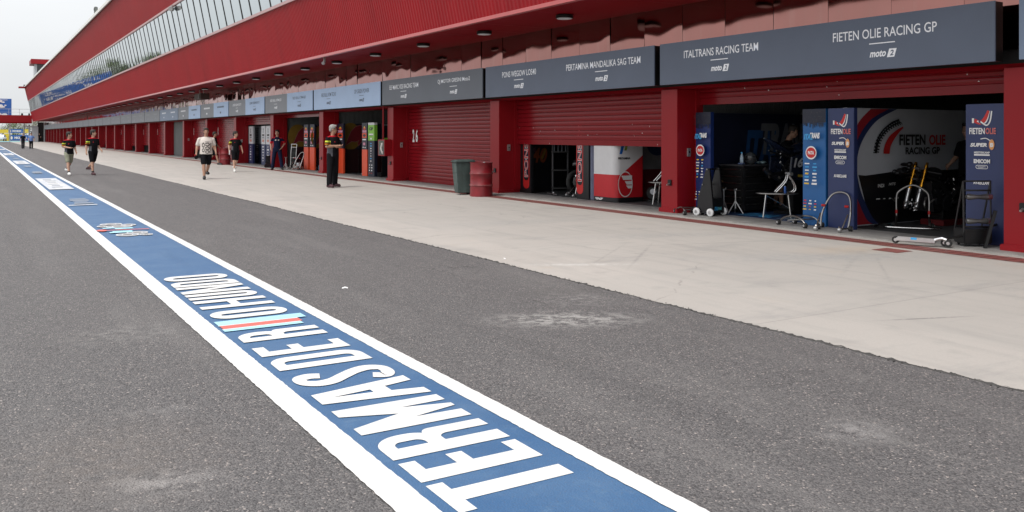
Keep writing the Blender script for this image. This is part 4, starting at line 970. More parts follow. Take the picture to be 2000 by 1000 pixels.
# stands made of bent tube
def wheelset(t, pts, r=.045, wd=.03, ax='y', m=None):
    for p in pts:
        if ax == 'y': a, b = (p[0], p[1] - wd, p[2]), (p[0], p[1] + wd, p[2])
        else: a, b = (p[0] - wd, p[1], p[2]), (p[0] + wd, p[1], p[2])
        wh = MB().tube([a, tuple(a[i] * .85 + b[i] * .15 for i in range(3)), tuple(a[i] * .15 + b[i] * .85 for i in range(3)), b], [r * .8, r, r, r * .8], 14).build('wheel', m or RUB, t, smooth=True)
        MB().tube([tuple(a[i] * 1.08 - b[i] * .08 for i in range(3)), tuple(b[i] * 1.08 - a[i] * .08 for i in range(3))], r * .45, 10).build('hub', ALU, wh)
def rear_stand(label, loc, rz, m=DSTEEL, lean=0., s=1., group='paddock stands'):
    """a hoop handle that rises from two wheels, with two arms that carry the bike"""
    t = thing('paddock_stand', label, 'paddock stand', loc, rz, group); W = .23
    hoop = [(W, 0, .05), (W + .01, .03, .25), (W - .03, .08, .45), (W - .10, .11, .575), (0, .12, .615), (-W + .10, .11, .575), (-W + .03, .08, .45), (-W - .01, .03, .25), (-W, 0, .05)]
    hoop = [(a, b * (1 + lean), c) for a, b, c in hoop]
    MB().tube(spline([tuple(s * q for q in p) for p in hoop], 5), .017, 10).build('hoop', m, t, smooth=True)
    for sg in (-1, 1):
        MB().tube([(sg * W * s, 0, .05 * s), (sg * (W - .02) * s, -.22 * s, .05 * s), (sg * (W - .04) * s, -.27 * s, .09 * s)], .015, 8).build('foot_arm', m, t, smooth=True)
        MB().tube([(sg * W * s, -.01, .27 * s), (sg * (W - .015) * s, -.2 * s, .06 * s)], .013, 8).build('brace', m, t, smooth=True)
        MB().cyl((sg * (W - .035) * s - .03, .02, .40 * s), (sg * (W - .035) * s + .03, .03, .40 * s), .022, n=10).build('grip', REDM, t)
    wheelset(t, [(W * s + .04, 0, .046), (-W * s - .04, 0, .046)], ax='x'); wheelset(t, [(.2 * s, -.26 * s, .04), (-.2 * s, -.26 * s, .04)], .038, .025, 'x', STEEL); return t
rear_stand('upright steel paddock stand with a tall hoop, in front of the navy column', (12.02, 9.52, .018), R(-75), DSTEEL, 1.2)
def flat_stand(label, loc, rz, s=1., m=DSTEEL, H=.17, group='paddock stands'):
    t = thing('paddock_stand', label, 'paddock stand', loc, rz, group)
    for y, hh in ((-.16, H), (.16, H * 1.05)):
        MB().tube(spline([(-.33 * s, y, .05), (-.2 * s, y, hh * .85), (0, y * .9, hh), (.2 * s, y, hh * .8), (.33 * s, y, .05)], 5), .016, 9).build('bent_tube', m, t, smooth=True)
    MB().tube([(-.2 * s, -.16, H * .8), (-.2 * s, .16, H * .8)], .013, 8).build('cross_tube', m, t); MB().tube([(.12 * s, -.15, H * .95), (.12 * s, .15, H * .95)], .013, 8).build('cross_tube', m, t)
    MB().tube([(-.2 * s, -.1, H * .8), (.3 * s, .0, .07)], .011, 8).build('diagonal', m, t)
    wheelset(t, [(-.33 * s, -.18, .045), (.33 * s, -.18, .045), (-.33 * s, .18, .045), (.33 * s, .18, .045)]); return t
flat_stand('low steel paddock stand lying flat before the bright blue column', (12.08, 10.28, .018), R(82))
flat_stand('low steel paddock stand lying by the foot of the red pillar', (12.02, 12.98, .018), R(70), .75, DSTEEL, .13)
def front_stand(label, loc, rz, group='paddock stands'):
    t = thing('paddock_stand', label, 'paddock stand', loc, rz, group)
    MB().tube(spline([(-.26, 0, .05), (-.25, 0, .2), (-.25, .03, .5), (-.2, .04, .62), (0, .06, .72), (.2, .04, .62), (.25, .03, .5), (.25, 0, .2), (.26, 0, .05)], 5), .018, 10).build('hoop', DSTEEL, t, smooth=True)
    MB().tube(spline([(-.42, -.24, .025), (-.2, -.28, .025), (.2, -.28, .025), (.42, -.24, .025)], 5), .016, 9).build('base_bar', CHROME, t, smooth=True)
    for sg in (-1, 1):
        MB().tube([(sg * .25, .0, .2), (sg * .27, -.26, .03)], .015, 8).build('foot_arm', DSTEEL, t); MB().cyl((sg * .25, .0, .24), (sg * .25, .0, .3), .024, n=10).build('joint', REDM, t)
        MB().tube([(sg * .25, .03, .42), (sg * .33, -.02, .5)], .013, 8).build('hook', DSTEEL, t)
    wheelset(t, [(-.3, .02, .045), (.3, .02, .045)], ax='x'); return t
front_stand('steel front stand with a tall arch before the stripped motorcycle', (13.42, 9.05, .02), R(-55))
def axle_stand(label, loc, H=.46, group='axle stands', m=STEEL, rz=0):
    t = thing('axle_stand', label, 'axle stand', loc, rz, group); MB().cyl((0, 0, .1), (0, 0, H), .016, n=8).build('post', m, t); MB().tube([(-.06, 0, H + .03), (-.05, 0, H), (.05, 0, H), (.06, 0, H + .03)], .012, 8).build('cradle', m, t)
    for q in range(3):
        a = R(120 * q + 20); MB().tube([(0, 0, H * .55), (.17 * math.cos(a), .17 * math.sin(a), .0)], .012, 8).build('leg', m, t)
    return t
axle_stand('thin three-legged stand beside the black trolley, left of its twin', (12.72, 12.72, .02), .48); axle_stand('thin three-legged stand in front of the tool cabinet, right of its twin', (12.88, 12.56, .02), .46, rz=.5)
# folding table with the small front stand on it
def low_table(label, loc, rz, a=.40, b=.24, H=.46, group='low tables at the garages'):
    t = thing('folding_table', label, 'table', loc, rz, group); MB().lathe([(.001, H - .02), (.99, H - .02), (1, H - .01), (.99, H), (.001, H)], n=36, M=Matrix.Diagonal((a, b, 1))).build('tabletop', DSTEEL, t, smooth=True)
    for x, y in ((-.5, -.55), (-.5, .55), (.5, -.55), (.5, .55)): MB().tube([(x * a, y * b, H - .02), (x * a * 1.25, y * b * 1.3, 0)], .016, 8).build('leg', CHROME, t)
    MB().tube([(-.5 * a, -.5 * b, H - .04), (.55 * a, .5 * b, .16)], .011, 8).build('brace', CHROME, t); return t
low_table('low folding table in the near garage with a chrome stand and a can on it', (12.95, 11.55, .026), R(-50))
def small_stand(label, loc, rz):
    t = thing('fork_stand', label, 'fork stand', loc, rz, 'fork stands on the low tables')
    for sg in (-1, 1): MB().tube(spline([(-.2, sg * .1, .015), (-.02, sg * .095, .22), (.02, sg * .09, .36)], 4), .013, 8).build('upright', CHROME, t, smooth=True); MB().tube(spline([(.02, sg * .09, .36), (.13, sg * .095, .2), (.16, sg * .1, .08), (.1, sg * .1, .015), (-.02, sg * .1, .015)], 4), .013, 8).build('bent_tube', CHROME, t, smooth=True); MB().cyl((.02, sg * .09 - .04, .37), (.02, sg * .09 + .04, .37), .028, n=10).build('cradle', ALU, t)
    MB().tube([(-.02, -.1, .2), (-.02, .1, .2)], .01, 8).build('cross_tube', CHROME, t); MB().box((.0, -.06, .33), (.12, .08, .39)).build('head_block', DSTEEL, t, bevel=.01); return t
small_stand('chrome fork stand standing on the low table in the near garage', (13.08, 11.45, .486), R(-40))
t = thing('can', 'small blue drink can on the low table beside the chrome stand', 'can', (12.95, 11.36, .486)); MB().lathe([(.02, 0), (.026, .006), (.026, .125), (.021, .135)], n=14).build('body', BLUEM, t, smooth=True); MB().cyl((0, 0, .135), (0, 0, .138), .02, n=14).build('lid', ALU, t)

# black wedge trolley with white wheels
t = thing('trolley', 'black wedge-shaped trolley with white wheels beside the red pillar', 'trolley', (12.02, 12.52, .02), R(10))
MB().prism([(-.16, .05), (.22, .05), (.2, .3), (.0, .92), (-.07, .92), (-.14, .3)], (0, -.03, 0), (0, 1, 0), (0, 0, 1), (.045, 0, 0)).build('side_plate', BLK, t)
MB().prism([(-.16, .05), (.22, .05), (.2, .3), (.0, .92), (-.07, .92), (-.14, .3)], (.32, -.03, 0), (0, 1, 0), (0, 0, 1), (.045, 0, 0)).build('side_plate', BLK, t)
MB().box((.05, -.17, .05), (.32, .17, .34)).build('box', BLACKM, t, bevel=.01); MB().tube([(-.02, -.06, .9), (.38, -.06, .9)], .016, 8).build('handle', DSTEEL, t); MB().tube([(-.02, .05, .6), (.38, .05, .6)], .012, 8).build('cross_tube', DSTEEL, t)
d = Deco((.06, -.172, 0), (1, 0, 0), (0, 0, 1)); d.text('ITAL', .07, .14, .12, .07, LTB, .25, .05); d.text('TRANS', .17, .14, .14, .06, mat('print_teal', (.1, .4, .45), .5), .2, .05)
d.mb.build('lettering', d.mats, t)
wheelset(t, [(-.04, -.15, .075), (-.04, .17, .075), (.40, -.15, .075)], .075, .02, 'x', WHT)

# motorcycles
def motorcycle(label, loc, rz, fairing=None, number=None, stripped=False, fork=GOLD, lift=.14, front_wheel=True, rear_wheel=True):
    """x = forward"""
    t = thing('motorcycle', label, 'motorcycle', loc, rz, 'motorcycles in the garages'); z = lift; fx_, rx_ = .72, -.70
    def wheel(x):
        wh = MB().torus((x, 0, z + .30), .245, .058, 'y', 28, 10).build('wheel', RUB, t, smooth=True); g = MB().torus((x, 0, z + .30), .19, .02, 'y', 24, 6)
        for q in range(5):
            a = 2 * math.pi * q / 5; g.tube([(x, 0, z + .3), (x + .19 * math.cos(a), 0, z + .3 + .19 * math.sin(a))], .014, 6)
        g.build('rim', BLACKM, wh); MB().lathe([(.09, -.004), (.155, -.004), (.155, .004), (.09, .004)], (x, .085, z + .3), 24, M=Matrix.Rotation(R(90), 3, 'X')).build('brake_disc', STEEL, wh)
    if front_wheel: wheel(fx_)
    if rear_wheel: wheel(rx_)
    for sg in (-1, 1):
        f = MB().tube([(fx_ - .035, sg * .105, z + .30), (fx_ - .155, sg * .105, z + .60)], .036, 12).build('fork_leg', ALU, t, smooth=True)
        MB().tube([(fx_ - .12, sg * .105, z + .50), (fx_ - .32, sg * .105, z + .99)], .031, 12).build('fork_tube', fork, f, smooth=True); MB().tube([(fx_ - .32, sg * .105, z + .99), (fx_ - .345, sg * .105, z + 1.05)], [.03, .02], 10).build('fork_cap', GOLD if fork is GOLD else ALU, f)
        MB().box((fx_ - .09, sg * .105 - .02, z + .26), (fx_ + .0, sg * .105 + .02, z + .40)).build('brake_caliper', DSTEEL, f, bevel=.012)
    MB().box((fx_ - .36, -.13, z + .93), (fx_ - .27, .13, z + .965)).build('fork_clamp', DSTEEL, t, bevel=.008); MB().box((fx_ - .29, -.13, z + .75), (fx_ - .2, .13, z + .785)).build('fork_clamp', DSTEEL, t, bevel=.008)
    for sg in (-1, 1): MB().tube([(fx_ - .3, sg * .13, z + .9), (fx_ - .36, sg * .36, z + .86)], .016, 8).build('handlebar', BLACKM, t)
    fr = MB()
    for sg in (-1, 1): fr.tube([(fx_ - .32, 0, z + .86), (.15, sg * .16, z + .75), (-.2, sg * .15, z + .45)], [.05, .045, .04], 8); fr.tube([(-.1, sg * .12, z + .66), (-.75, sg * .09, z + .82)], .016, 6)
    fr.build('frame', BLACKM, t, smooth=True)
    en = MB().box((-.2, -.17, z + .24), (.25, .17, z + .55), M=Matrix.Rotation(R(8), 4, 'Y')).cyl((-.05, -.21, z + .34), (-.05, .21, z + .34), .12, n=16).box((.1, -.15, z + .45), (.32, .15, z + .72)).cyl((.18, -.2, z + .4), (.18, .2, z + .4), .08, n=14); rz_ = random.Random(6)
    for q in range(26): en.tube([(rz_.uniform(-.3, .3), rz_.uniform(-.19, .19), z + rz_.uniform(.25, .75)) for _ in range(3)], rz_.uniform(.006, .014), 5)
    en.build('engine', mat('engine_dark_metal', (.045, .045, .05), .35, .7, .4, 14), t)
    ft = MB(); rz_ = random.Random(16)  # bright bits strewn at random, added for glints on the dark engine
    for q in range(34): a = Vector((rz_.uniform(-.3, .42), rz_.choice((-1, 1)) * rz_.uniform(.15, .22), z + rz_.uniform(.22, .8))); ft.tube([a, a + Vector((rz_.uniform(-.06, .06), rz_.uniform(-.02, .02), rz_.uniform(-.05, .05)))], rz_.uniform(.006, .012), 6)
    for q in range(10): a = Vector((fx_ - .06 + rz_.uniform(-.05, .06), rz_.uniform(-.12, .12), z + .3 + rz_.uniform(-.06, .08))); ft.tube([a, a + Vector((rz_.uniform(-.03, .03), .03, .02))], .012, 6)
    ft.build('glint_fittings', ALU, t)
    if stripped:
        lo_ = MB()
        for q in range(16): lo_.ell((fx_ - .2 + rz_.uniform(-.12, .12), -.25 + rz_.uniform(-.14, .10), z + .93 + rz_.uniform(-.09, .1)), (rz_.uniform(.03, .07), rz_.uniform(.04, .08), rz_.uniform(.03, .06)), 8, 6)
        for q in range(14): lo_.tube([(fx_ - .3 + rz_.uniform(-.25, .2), rz_.uniform(-.25, .2), z + rz_.uniform(.75, .98)) for _ in range(3)], .012, 5)
        lo_.build('wiring_loom', BLACKM, t, smooth=True)
    MB().tube(spline([(.32, .05, z + .45), (.38, .06, z + .3), (.2, .1, z + .17), (-.3, .14, z + .2), (-.75, .2, z + .45)], 5), [.026] * 16 + [.03, .04, .05, .05, .045], 10).build('exhaust', DSTEEL, t, smooth=True)
    sa = MB()
    for sg in (-1, 1): sa.tube([(-.18, sg * .1, z + .38), (-.45, sg * .13, z + .36), (rx_, sg * .12, z + .3)], [.045, .04, .03], 8)
    sa.build('swingarm', DSTEEL, t, smooth=True)
    tk = MB().rings([[(x, w_ * math.cos(a), zz + h * math.sin(a)) for a in [2 * math.pi * q / 14 for q in range(14)]] for x, w_, zz, h in ((.30, .07, z + .82, .05), (.22, .16, z + .84, .1), (.05, .18, z + .85, .12), (-.12, .13, z + .82, .09), (-.2, .09, z + .78, .05))])
    tk.build('fuel_tank' if not stripped else 'airbox', BLK if stripped else (fairing or BLK), t, smooth=True)
    if not stripped:
        MB().rings([[(x, w_ * math.cos(a), zz + h * math.sin(a)) for a in [2 * math.pi * q / 12 for q in range(12)]] for x, w_, zz, h in ((-.2, .1, z + .78, .05), (-.45, .14, z + .83, .06), (-.7, .12, z + .93, .07), (-.9, .07, z + 1.02, .035), (-1.0, .02, z + 1.06, .01))]).build('tail', fairing, t, smooth=True)
        MB().box((-.55, -.12, z + .86), (-.2, .12, z + .89)).build('seat', RUB, t, bevel=.02)
        MB().rings([[(x, w_ * math.cos(a), zz + h * math.sin(a)) for a in [2 * math.pi * q / 16 for q in range(16)]] for x, w_, zz, h in ((.82, .03, z + .74, .03), (.74, .14, z + .76, .1), (.55, .21, z + .78, .17), (.3, .24, z + .7, .22), (.28, .23, z + .69, .2))]).build('front_fairing', fairing, t, smooth=True)
        for sg in (-1, 1):
            side = MB().prism([(.55, .66), (.35, .30), (-.3, .22), (-.55, .36), (-.5, .70), (-.1, .78), (.25, .78)], (0, sg * .235, z), (1, 0, 0), (0, 0, 1), (0, sg * .03, 0)).build('side_fairing', fairing, t, bevel=.012)
            dd = Deco((0, sg * .268, z), (-sg * -1.0 if sg < 0 else -1, 0, 0) if False else ((1, 0, 0) if sg < 0 else (-1, 0, 0)), (0, 0, 1)); k_ = 1 if sg < 0 else -1
            if number: dd.text(number, k_ * -.31, .585, .30, .19, WHT, .25, .04)
            dd.rect(k_ * -.2 - .12, .3, k_ * -.2 + .12, .35, YEL); fuzz(dd, k_ * .15 - .2, k_ * .15 + .2, .27, .42, 2, 3, [WHT, FG, GDARK], 4); dd.mb.build('lettering', dd.mats, side)
        MB().rings([[(x, w_ * math.cos(a), zz + h * math.sin(a)) for a in [math.pi * q / 8 for q in range(9)]] for x, w_, zz, h in ((.68, .12, z + .84, .03), (.5, .17, z + .92, .1), (.34, .15, z + 1.02, .1))], caps=False).build('windscreen', GLASSD, t, smooth=True)
    return t
motorcycle('stripped black motorcycle with gold forks in the right half of the near garage', (14.27, 9.20, .02), R(180), stripped=True, front_wheel=False, lift=.04)
motorcycle('black motorcycle numbered 16 half hidden behind the bright blue column', (13.95, 11.95, .02), R(4), fairing=mat('fairing_black_blue', (.012, .018, .04), .2, var=.3, scale=3, coat=.5), number='16', lift=.44, rear_wheel=False)
t = thing('bike_lift', 'dark lift holding up the motorcycle numbered 16', 'lift', (13.85, 11.95, .026)); MB().box((-.35, -.2, 0), (.35, .2, .06)).build('base', BLACKM, t, bevel=.01); MB().box((-.1, -.09, .06), (.12, .09, .64)).build('jack_post', BLACKM, t, bevel=.01)
# red bike lift under the stripped motorcycle
t = thing('bike_lift', 'low dark red lift under the stripped motorcycle', 'lift', (14.5, 9.15, .02)); MB().box((-.4, -.22, .0), (.55, .22, .1)).build('base', mat('lift_dark_red', (.12, .01, .012), .4), t, bevel=.01); MB().box((-.25, -.12, .1), (.3, .12, .3)).build('jack_plate', BLACKM, t); MB().tube([(.5, 0, .1), (1.0, -.3, .8), (1.2, -.3, .8)], .018, 8).build('lever', DSTEEL, t)

# silver kick scooter lying folded on the sill
t = thing('kick_scooter', 'silver kick scooter lying folded on the garage sill', 'scooter', (11.45, 7.62, .018), R(-71))
MB().box((-.30, -.055, .05), (.22, .055, .092)).box((-.28, -.055, .092), (.2, -.048, .112)).build('deck', ALU, t, bevel=.008); MB().box((-.29, .02, .03), (.2, .06, .07)).build('deck_rail', DSTEEL, t, bevel=.006)
MB().tube([(.2, 0, .09), (.3, .0, .12), (.36, .0, .10)], .025, 8).build('neck', ALU, t); MB().tube([(.3, .0, .1), (.55, .25, .16), (.95, .75, .34)], .018, 8).build('steering_column', BLACKM, t); MB().tube([(.85, .82, .34), (1.02, .68, .35)], .016, 8).build('handlebar', BLACKM, t)
wheelset(t, [(-.32, 0, .055), (.38, 0, .055), (.32, .06, .055)], .052, .014, 'y'); MB().box((-.1, -.058, .078), (-.02, -.0555, .108)).build('sticker', LTB, t)
# tyre rack with two rollers
t = thing('tyre_rack', 'black upright rack with two rollers beside the right-hand navy column', 'rack', (12.03, 7.17, .02), R(-32))
MB().box((-.20, -.13, .04), (.20, .17, .25)).build('base_box', BLACKM, t, bevel=.015)
g = MB()
for x in (-.19, .19): g.tube([(x, -.11, .2), (x, -.09, .92)], .013, 6); g.tube([(x, -.09, .92), (x, .16, .2)], .013, 6)
for zz in (.92, .79, .28): g.tube([(-.19, -.1, zz), (.19, -.1, zz)], .012, 6)
for q in range(7): g.tube([(.19, -.08 + .03 * q, .85 - .09 * q), (.19, .12, .3 + .0 * q)], .007, 5)
g.build('frame', mat('rack_dark_tube', (.04, .04, .042), .35, .6), t)
for zz in (.70, .36): ro = MB().tube([(-.16, -.12, zz), (-.13, -.12, zz), (0, -.12, zz), (.13, -.12, zz), (.16, -.12, zz)], [.03, .045, .028, .045, .045], 14).build('roller', mat('roller_grey', (.16, .16, .16), .35, .7), t, smooth=True); MB().cyl((.13, -.12, zz), (.185, -.12, zz), .046, n=14).build('roller_end', ALU, ro)
g = MB()
for x in (-.15, .15):
    for y in (-.08, .12): g.ell((x, y, .03), (.02, .02, .03), 8, 6)
g.build('feet', RUB, t)
t = thing('folded_ramp', 'narrow black folded ramp leaning on the right-hand red pillar', 'ramp', (11.9, 6.93, .02)); MB().tube([(0, 0, 0), (.12, -.08, .52)], .028, 4).build('plank', BLACKM, t); MB().tube([(.05, .03, 0), (.17, -.05, .5)], .02, 4).build('side_rail', BLK, t)
for nm, loc, rz in (('small coil of dark cables lying at the foot of the partition board', (13.0, 9.35, .024), 0),):
    t = thing('cable_coil', nm, 'cable', loc, rz); g = MB()
    for q in range(4): g.torus((.05 * q, .03 * (q % 2), .02 + .012 * q), .12 - .01 * q, .011, 'z', 20, 6)
    g.build('cable', BLACKM, t, smooth=True); MB().box((.1, -.06, 0), (.22, .02, .06)).build('plug_box', mat('teal_plastic', (.05, .25, .27), .4), t, bevel=.01)
# ------------------------------------------------------------------ second garage (half-lowered shutter)
X2 = 12.52
def pons(label, px0, px1, sx0, sx1, ystripe_rest=BLK, X=X2):
    ya, yb = YX(px0, X), YX(px1, X); t = panel('display_column', label, 'display column', X, ya, yb, 2.03, BLK, group='black display columns with vertical red lettering')
    d = Deco(*faceX(X, ya)); u0, u1 = ya - YX(sx0, X), ya - YX(sx1, X); c = (u0 + u1) / 2; w_ = u1 - u0
    d.ring(rr(u0, u1, .14, 1.98, w_ * .45, .12, n=6), rr(u0 + w_ * .1, u1 - w_ * .1, .36, 1.94, w_ * .3, .1, n=6), ORED); d.rect(u0 + w_ * .2, .45, u1 - w_ * .2, 1.9, DNAVY)
    d.text('PONS', c, .92, .95, w_ * .62, WHT, 0, .03, 90); d.up(); d.text('PONS', c, .92, .93, w_ * .55, ORED, 0, .0, 90); d.up(); d.text('PONS', c, 1.62, .5, w_ * .6, ORED, 0, .02, 90); d.build('lettering', t); return t
pons('black display column with vertical red lettering, at the left of the half-shut garage', 1008, 1037, 1022, 1034, X=12.60)
pons('black display column with vertical red lettering, beside the white and red one', 1126, 1150, 1126, 1139)
y = 20.22; t = board('partition_board', 'black partition board with a faint rainbow number in the half-shut garage', y, 13.0, 17.5, 2.03, BLK)
d = Deco(*faceY(y, 0)); d.text('40', XY(1054, y), 1.02, .5, .42, mat('print_dull_orange', (.22, .05, .015), .5), .2, .02); d.up(); d.text('LOS', XY(1040, y), 1.18, .22, .14, mat('print_dull_magenta', (.12, .02, .06), .5), 0, .02); d.stroke(spline([(XY(1058, y), .92), (XY(1062, y), 1.05), (XY(1065, y), 1.18)]), .07, mat('print_dull_gold', (.22, .14, .02), .5)); d.build('lettering', t)
ya, yb = YX(1150, X2), YX(1161, X2)
t = thing('curtain', 'narrow grey curtain hanging between the black and the white columns', 'curtain', (X2 + .02, (ya + yb) / 2, .02)); g = MB(); n = 14
for q in range(n + 1): yy = ya + (yb - ya) * q / n; xx = X2 + .05 + .02 * math.sin(q * 1.9); g.v += [(xx, yy, .03), (xx, yy, 2.1)]
for q in range(n): g.f.append((2 * q, 2 * q + 2, 2 * q + 3, 2 * q + 1)); g.m.append(0)
g.build('cloth', mat('curtain_blue_grey', (.2, .21, .3), .8, var=.1), t, world=True); MB().tube([(X2 + .05, ya, 2.1), (X2 + .05, yb, 2.1)], .015, 6).build('rail', STEEL, t, world=True)
# white and red rounded corner column with a diagonal split
ya = YX(1160, X2); xr = 13.32; yb = YX(1199, X2) ; yc = yb - .06; rad = .16
t = thing('display_column', 'white and red rounded display column with a slanted colour split in the half-shut garage', 'display column', (12.9, (ya + yb) / 2, .018), 0, 'tall display columns in the garages')
path = [(X2, ya)] + [(X2 + rad - rad * math.cos(R(90 * q / 8)), yc + rad - rad * math.sin(R(90 * q / 8))) for q in range(9)] + [(xr, yc)]
zs = [.66] * 10 + [1.1]
def wall_strip(name, zlo, zhi, m):
    g = MB(); i = 0
    for (x, yv), a, b in zip(path, zlo, zhi): g.v += [(x, yv, a), (x, yv, b)]
    for q in range(len(path) - 1): g.f.append((2 * q, 2 * q + 2, 2 * q + 3, 2 * q + 1)); g.m.append(0)
    i = len(g.v)
    for (x, yv), a, b in zip(path, zlo, zhi): g.v += [(x + .04, yv + .04, a), (x + .04, yv + .04, b)]
    for q in range(len(path) - 1): g.f.append((i + 2 * q, i + 2 * q + 2, i + 2 * q + 3, i + 2 * q + 1)); g.m.append(0)
    return g.build(name, m, t, world=True, smooth=True)
wall_strip('base_panel', [.03] * 11, [.13] * 11, BLK); wall_strip('red_panel', [.13] * 11, zs, mat('column_red', (.52, .012, .02), .4, var=.04)); wall_strip('white_panel', zs, [2.03] * 11, mat('column_white', (.66, .66, .67), .4, var=.03))
d = Deco(*faceX(X2, ya)); d.text('SAG', .2, .08, .22, .055, WHT, .2, .08); d.poly([(.05, .105), (.12, .105), (.09, .06)], WHT); d.poly([(.28, .105), (.36, .105), (.31, .06)], WHT); d.build('lettering', t)
d = Deco(*faceY(yc, 0)); xm = XY(1219, yc)
d.poly([(xm - .14, 1.14), (xm - .06, 1.14), (xm + .0, 1.34), (xm - .08, 1.34)], mat('print_blue', (.01, .13, .5), .5)); d.poly([(xm + .0, 1.22), (xm + .07, 1.22), (xm + .11, 1.34), (xm + .04, 1.34)], mat('print_olive', (.22, .28, .02), .5)); d.poly([(xm + .01, 1.40), (xm + .12, 1.40), (xm + .08, 1.5), (xm - .02, 1.5)], ORED)
d.text('PERTAMINA', xm, 1.04, .36, .05, BLK, 0, .05); d.up()
cy = .44; cx_ = xm + .03; N = 40; d.ring([(cx_ + .215 * math.cos(2 * math.pi * q / N), cy + .3 * math.sin(2 * math.pi * q / N)) for q in range(N)], [(cx_ + .195 * math.cos(2 * math.pi * q / N), cy + .275 * math.sin(2 * math.pi * q / N)) for q in range(N)], WHT)
for a, b, c_, e in ((-.12, .2, .20, .1), (-.02, .2, .07, -.01), (.02, .2, -.03, -.1)): d.poly([(cx_ + a, cy + c_), (cx_ + b, cy + c_), (cx_ + b, cy + e), (cx_ + a + .06, cy + e)], WHT)
d.build('lettering', t)
y = yc + .05; t = board('partition_board', 'grey-white and dark partition board behind the white and red column', y + .3, xr + .02, 17.5, 2.03, mat('board_dim_grey', (.2, .2, .21), .5)); d = Deco(*faceY(y + .3, 0))
d.rect(xr + .03, .03, 17.4, .75, mat('board_dim_red', (.12, .01, .015), .5)); d.oval(xr + .75, 1.38, .33, .3, mat('print_dim_navy', (.02, .035, .1), .5)); d.text('SAG', xr + .75, 1.38, .45, .1, WHT, .2, .06); d.build('lettering', t)
low_table('low folding table at the right of the half-shut garage carrying two chrome stands', (13.25, 14.98, .02), R(-60), .46, .26, .5)
small_stand('chrome fork stand on the low table of the half-shut garage, left one', (13.25, 15.12, .52), R(-60)); small_stand('chrome fork stand on the low table of the half-shut garage, nearer the pillar', (13.33, 14.86, .52), R(-70))
motorcycle('dark motorcycle with gold forks on a stand behind the half-lowered shutter', (13.85, 18.35, .02), R(180), fairing=mat('fairing_plain_black', (.012, .012, .014), .25, coat=.4), lift=.06)
rear_stand('chrome rear stand leaning by the motorcycle behind the half-lowered shutter', (12.95, 17.95, .02), R(-100), CHROME, .5)
t = thing('cart', 'dark two-post cart behind the half-lowered shutter, left of the motorcycle', 'cart', (13.12, 19.05, .02), R(-30))
for x in (-.2, .2): MB().tube([(x, 0, .1), (x, 0, 1.5)], .025, 6).build('post', mat('cart_dark_tube', (.06, .06, .065), .4, .6), t)
for z in (.15, .62, 1.1): MB().box((-.22, -.2, z), (.22, .2, z + .03)).build('shelf', BLACKM, t)
for q in range(4): MB().tube([(-.15 + .1 * q, 0, 1.13), (-.15 + .1 * q, 0, 1.38)], [.03, .018], 8).build('bottle', mat('dark_bottle', (.03, .035, .05), .3), t)
wheelset(t, [(-.2, -.18, .05), (.2, -.18, .05)])
t = thing('floor_bar', 'long thin steel bar lying on the floor behind the half-lowered shutter', 'bar', (12.75, 18.9, .03), R(75)); MB().tube([(-.35, 0, .02), (.35, 0, .02)], .02, 8).build('bar', ALU, t)
MB().box((-.1, -.03, 0), (-.04, .03, .02)).build('foot', BLACKM, t)
cabinet('dark tool cabinet deep in the half-shut garage behind the low table', 14.2, 14.8, 14.9, 15.6, .95, 5)
t = thing('floor_fan', 'small dark fan with a pale face on the floor beside the white and red column', 'fan', (13.45, 15.72, .02), R(-40)); MB().lathe([(.001, -.05), (.14, -.05), (.17, 0), (.14, .05), (.001, .05)], (0, 0, .2), 20, M=Matrix.Rotation(R(90), 3, 'X')).build('drum', BLACKM, t, smooth=True); MB().lathe([(.001, .052), (.07, .052), (.07, .056), (.001, .056)], (0, 0, .24), 16, M=Matrix.Rotation(R(90), 3, 'X')).build('face', PWHT, t); MB().box((-.12, -.05, 0), (.12, .05, .05)).build('foot', BLACKM, t)

# ------------------------------------------------------------------ bin, drums, hose box
DGRN = mat('bin_dark_green', (.045, .068, .064), .55, var=.5, scale=4, stretch=(1, 1, .3)); DRUMR = mat('drum_red_paint', (.17, .008, .013), .38, var=.25, scale=5, rvar=.1)
t = thing('wheelie_bin', 'dark green wheelie bin with a lid beside the red oil drum', 'bin', (10.95, 20.42, .006), R(-100))
MB().rings([[(-.20, -.22, .05), (.20, -.22, .05), (.20, .20, .05), (-.20, .20, .05)], [(-.235, -.27, .55), (.235, -.27, .55), (.235, .25, .55), (-.235, .25, .55)], [(-.25, -.30, .88), (.25, -.30, .88), (.25, .28, .88), (-.25, .28, .88)]]).build('body', DGRN, t, bevel=.02)
MB().rings([[(-.275, -.33, .88), (.275, -.33, .88), (.275, .31, .88), (-.275, .31, .88)], [(-.275, -.33, .91), (.275, -.33, .91), (.275, .33, .92), (-.275, .33, .92)], [(-.22, -.24, .945), (.22, -.24, .945), (.22, .26, .955), (-.22, .26, .955)]]).build('lid', DGRN, t, bevel=.01)
MB().tube([(-.22, .33, .86), (.22, .33, .86)], .017, 8).build('handle', DGRN, t); wheelset(t, [(-.23, .23, .1), (.23, .23, .1)], .1, .025, 'x'); MB().box((-.18, -.285, .60), (.18, -.27, .63)).build('ridge', DGRN, t); t.scale = (.84, .84, .97)
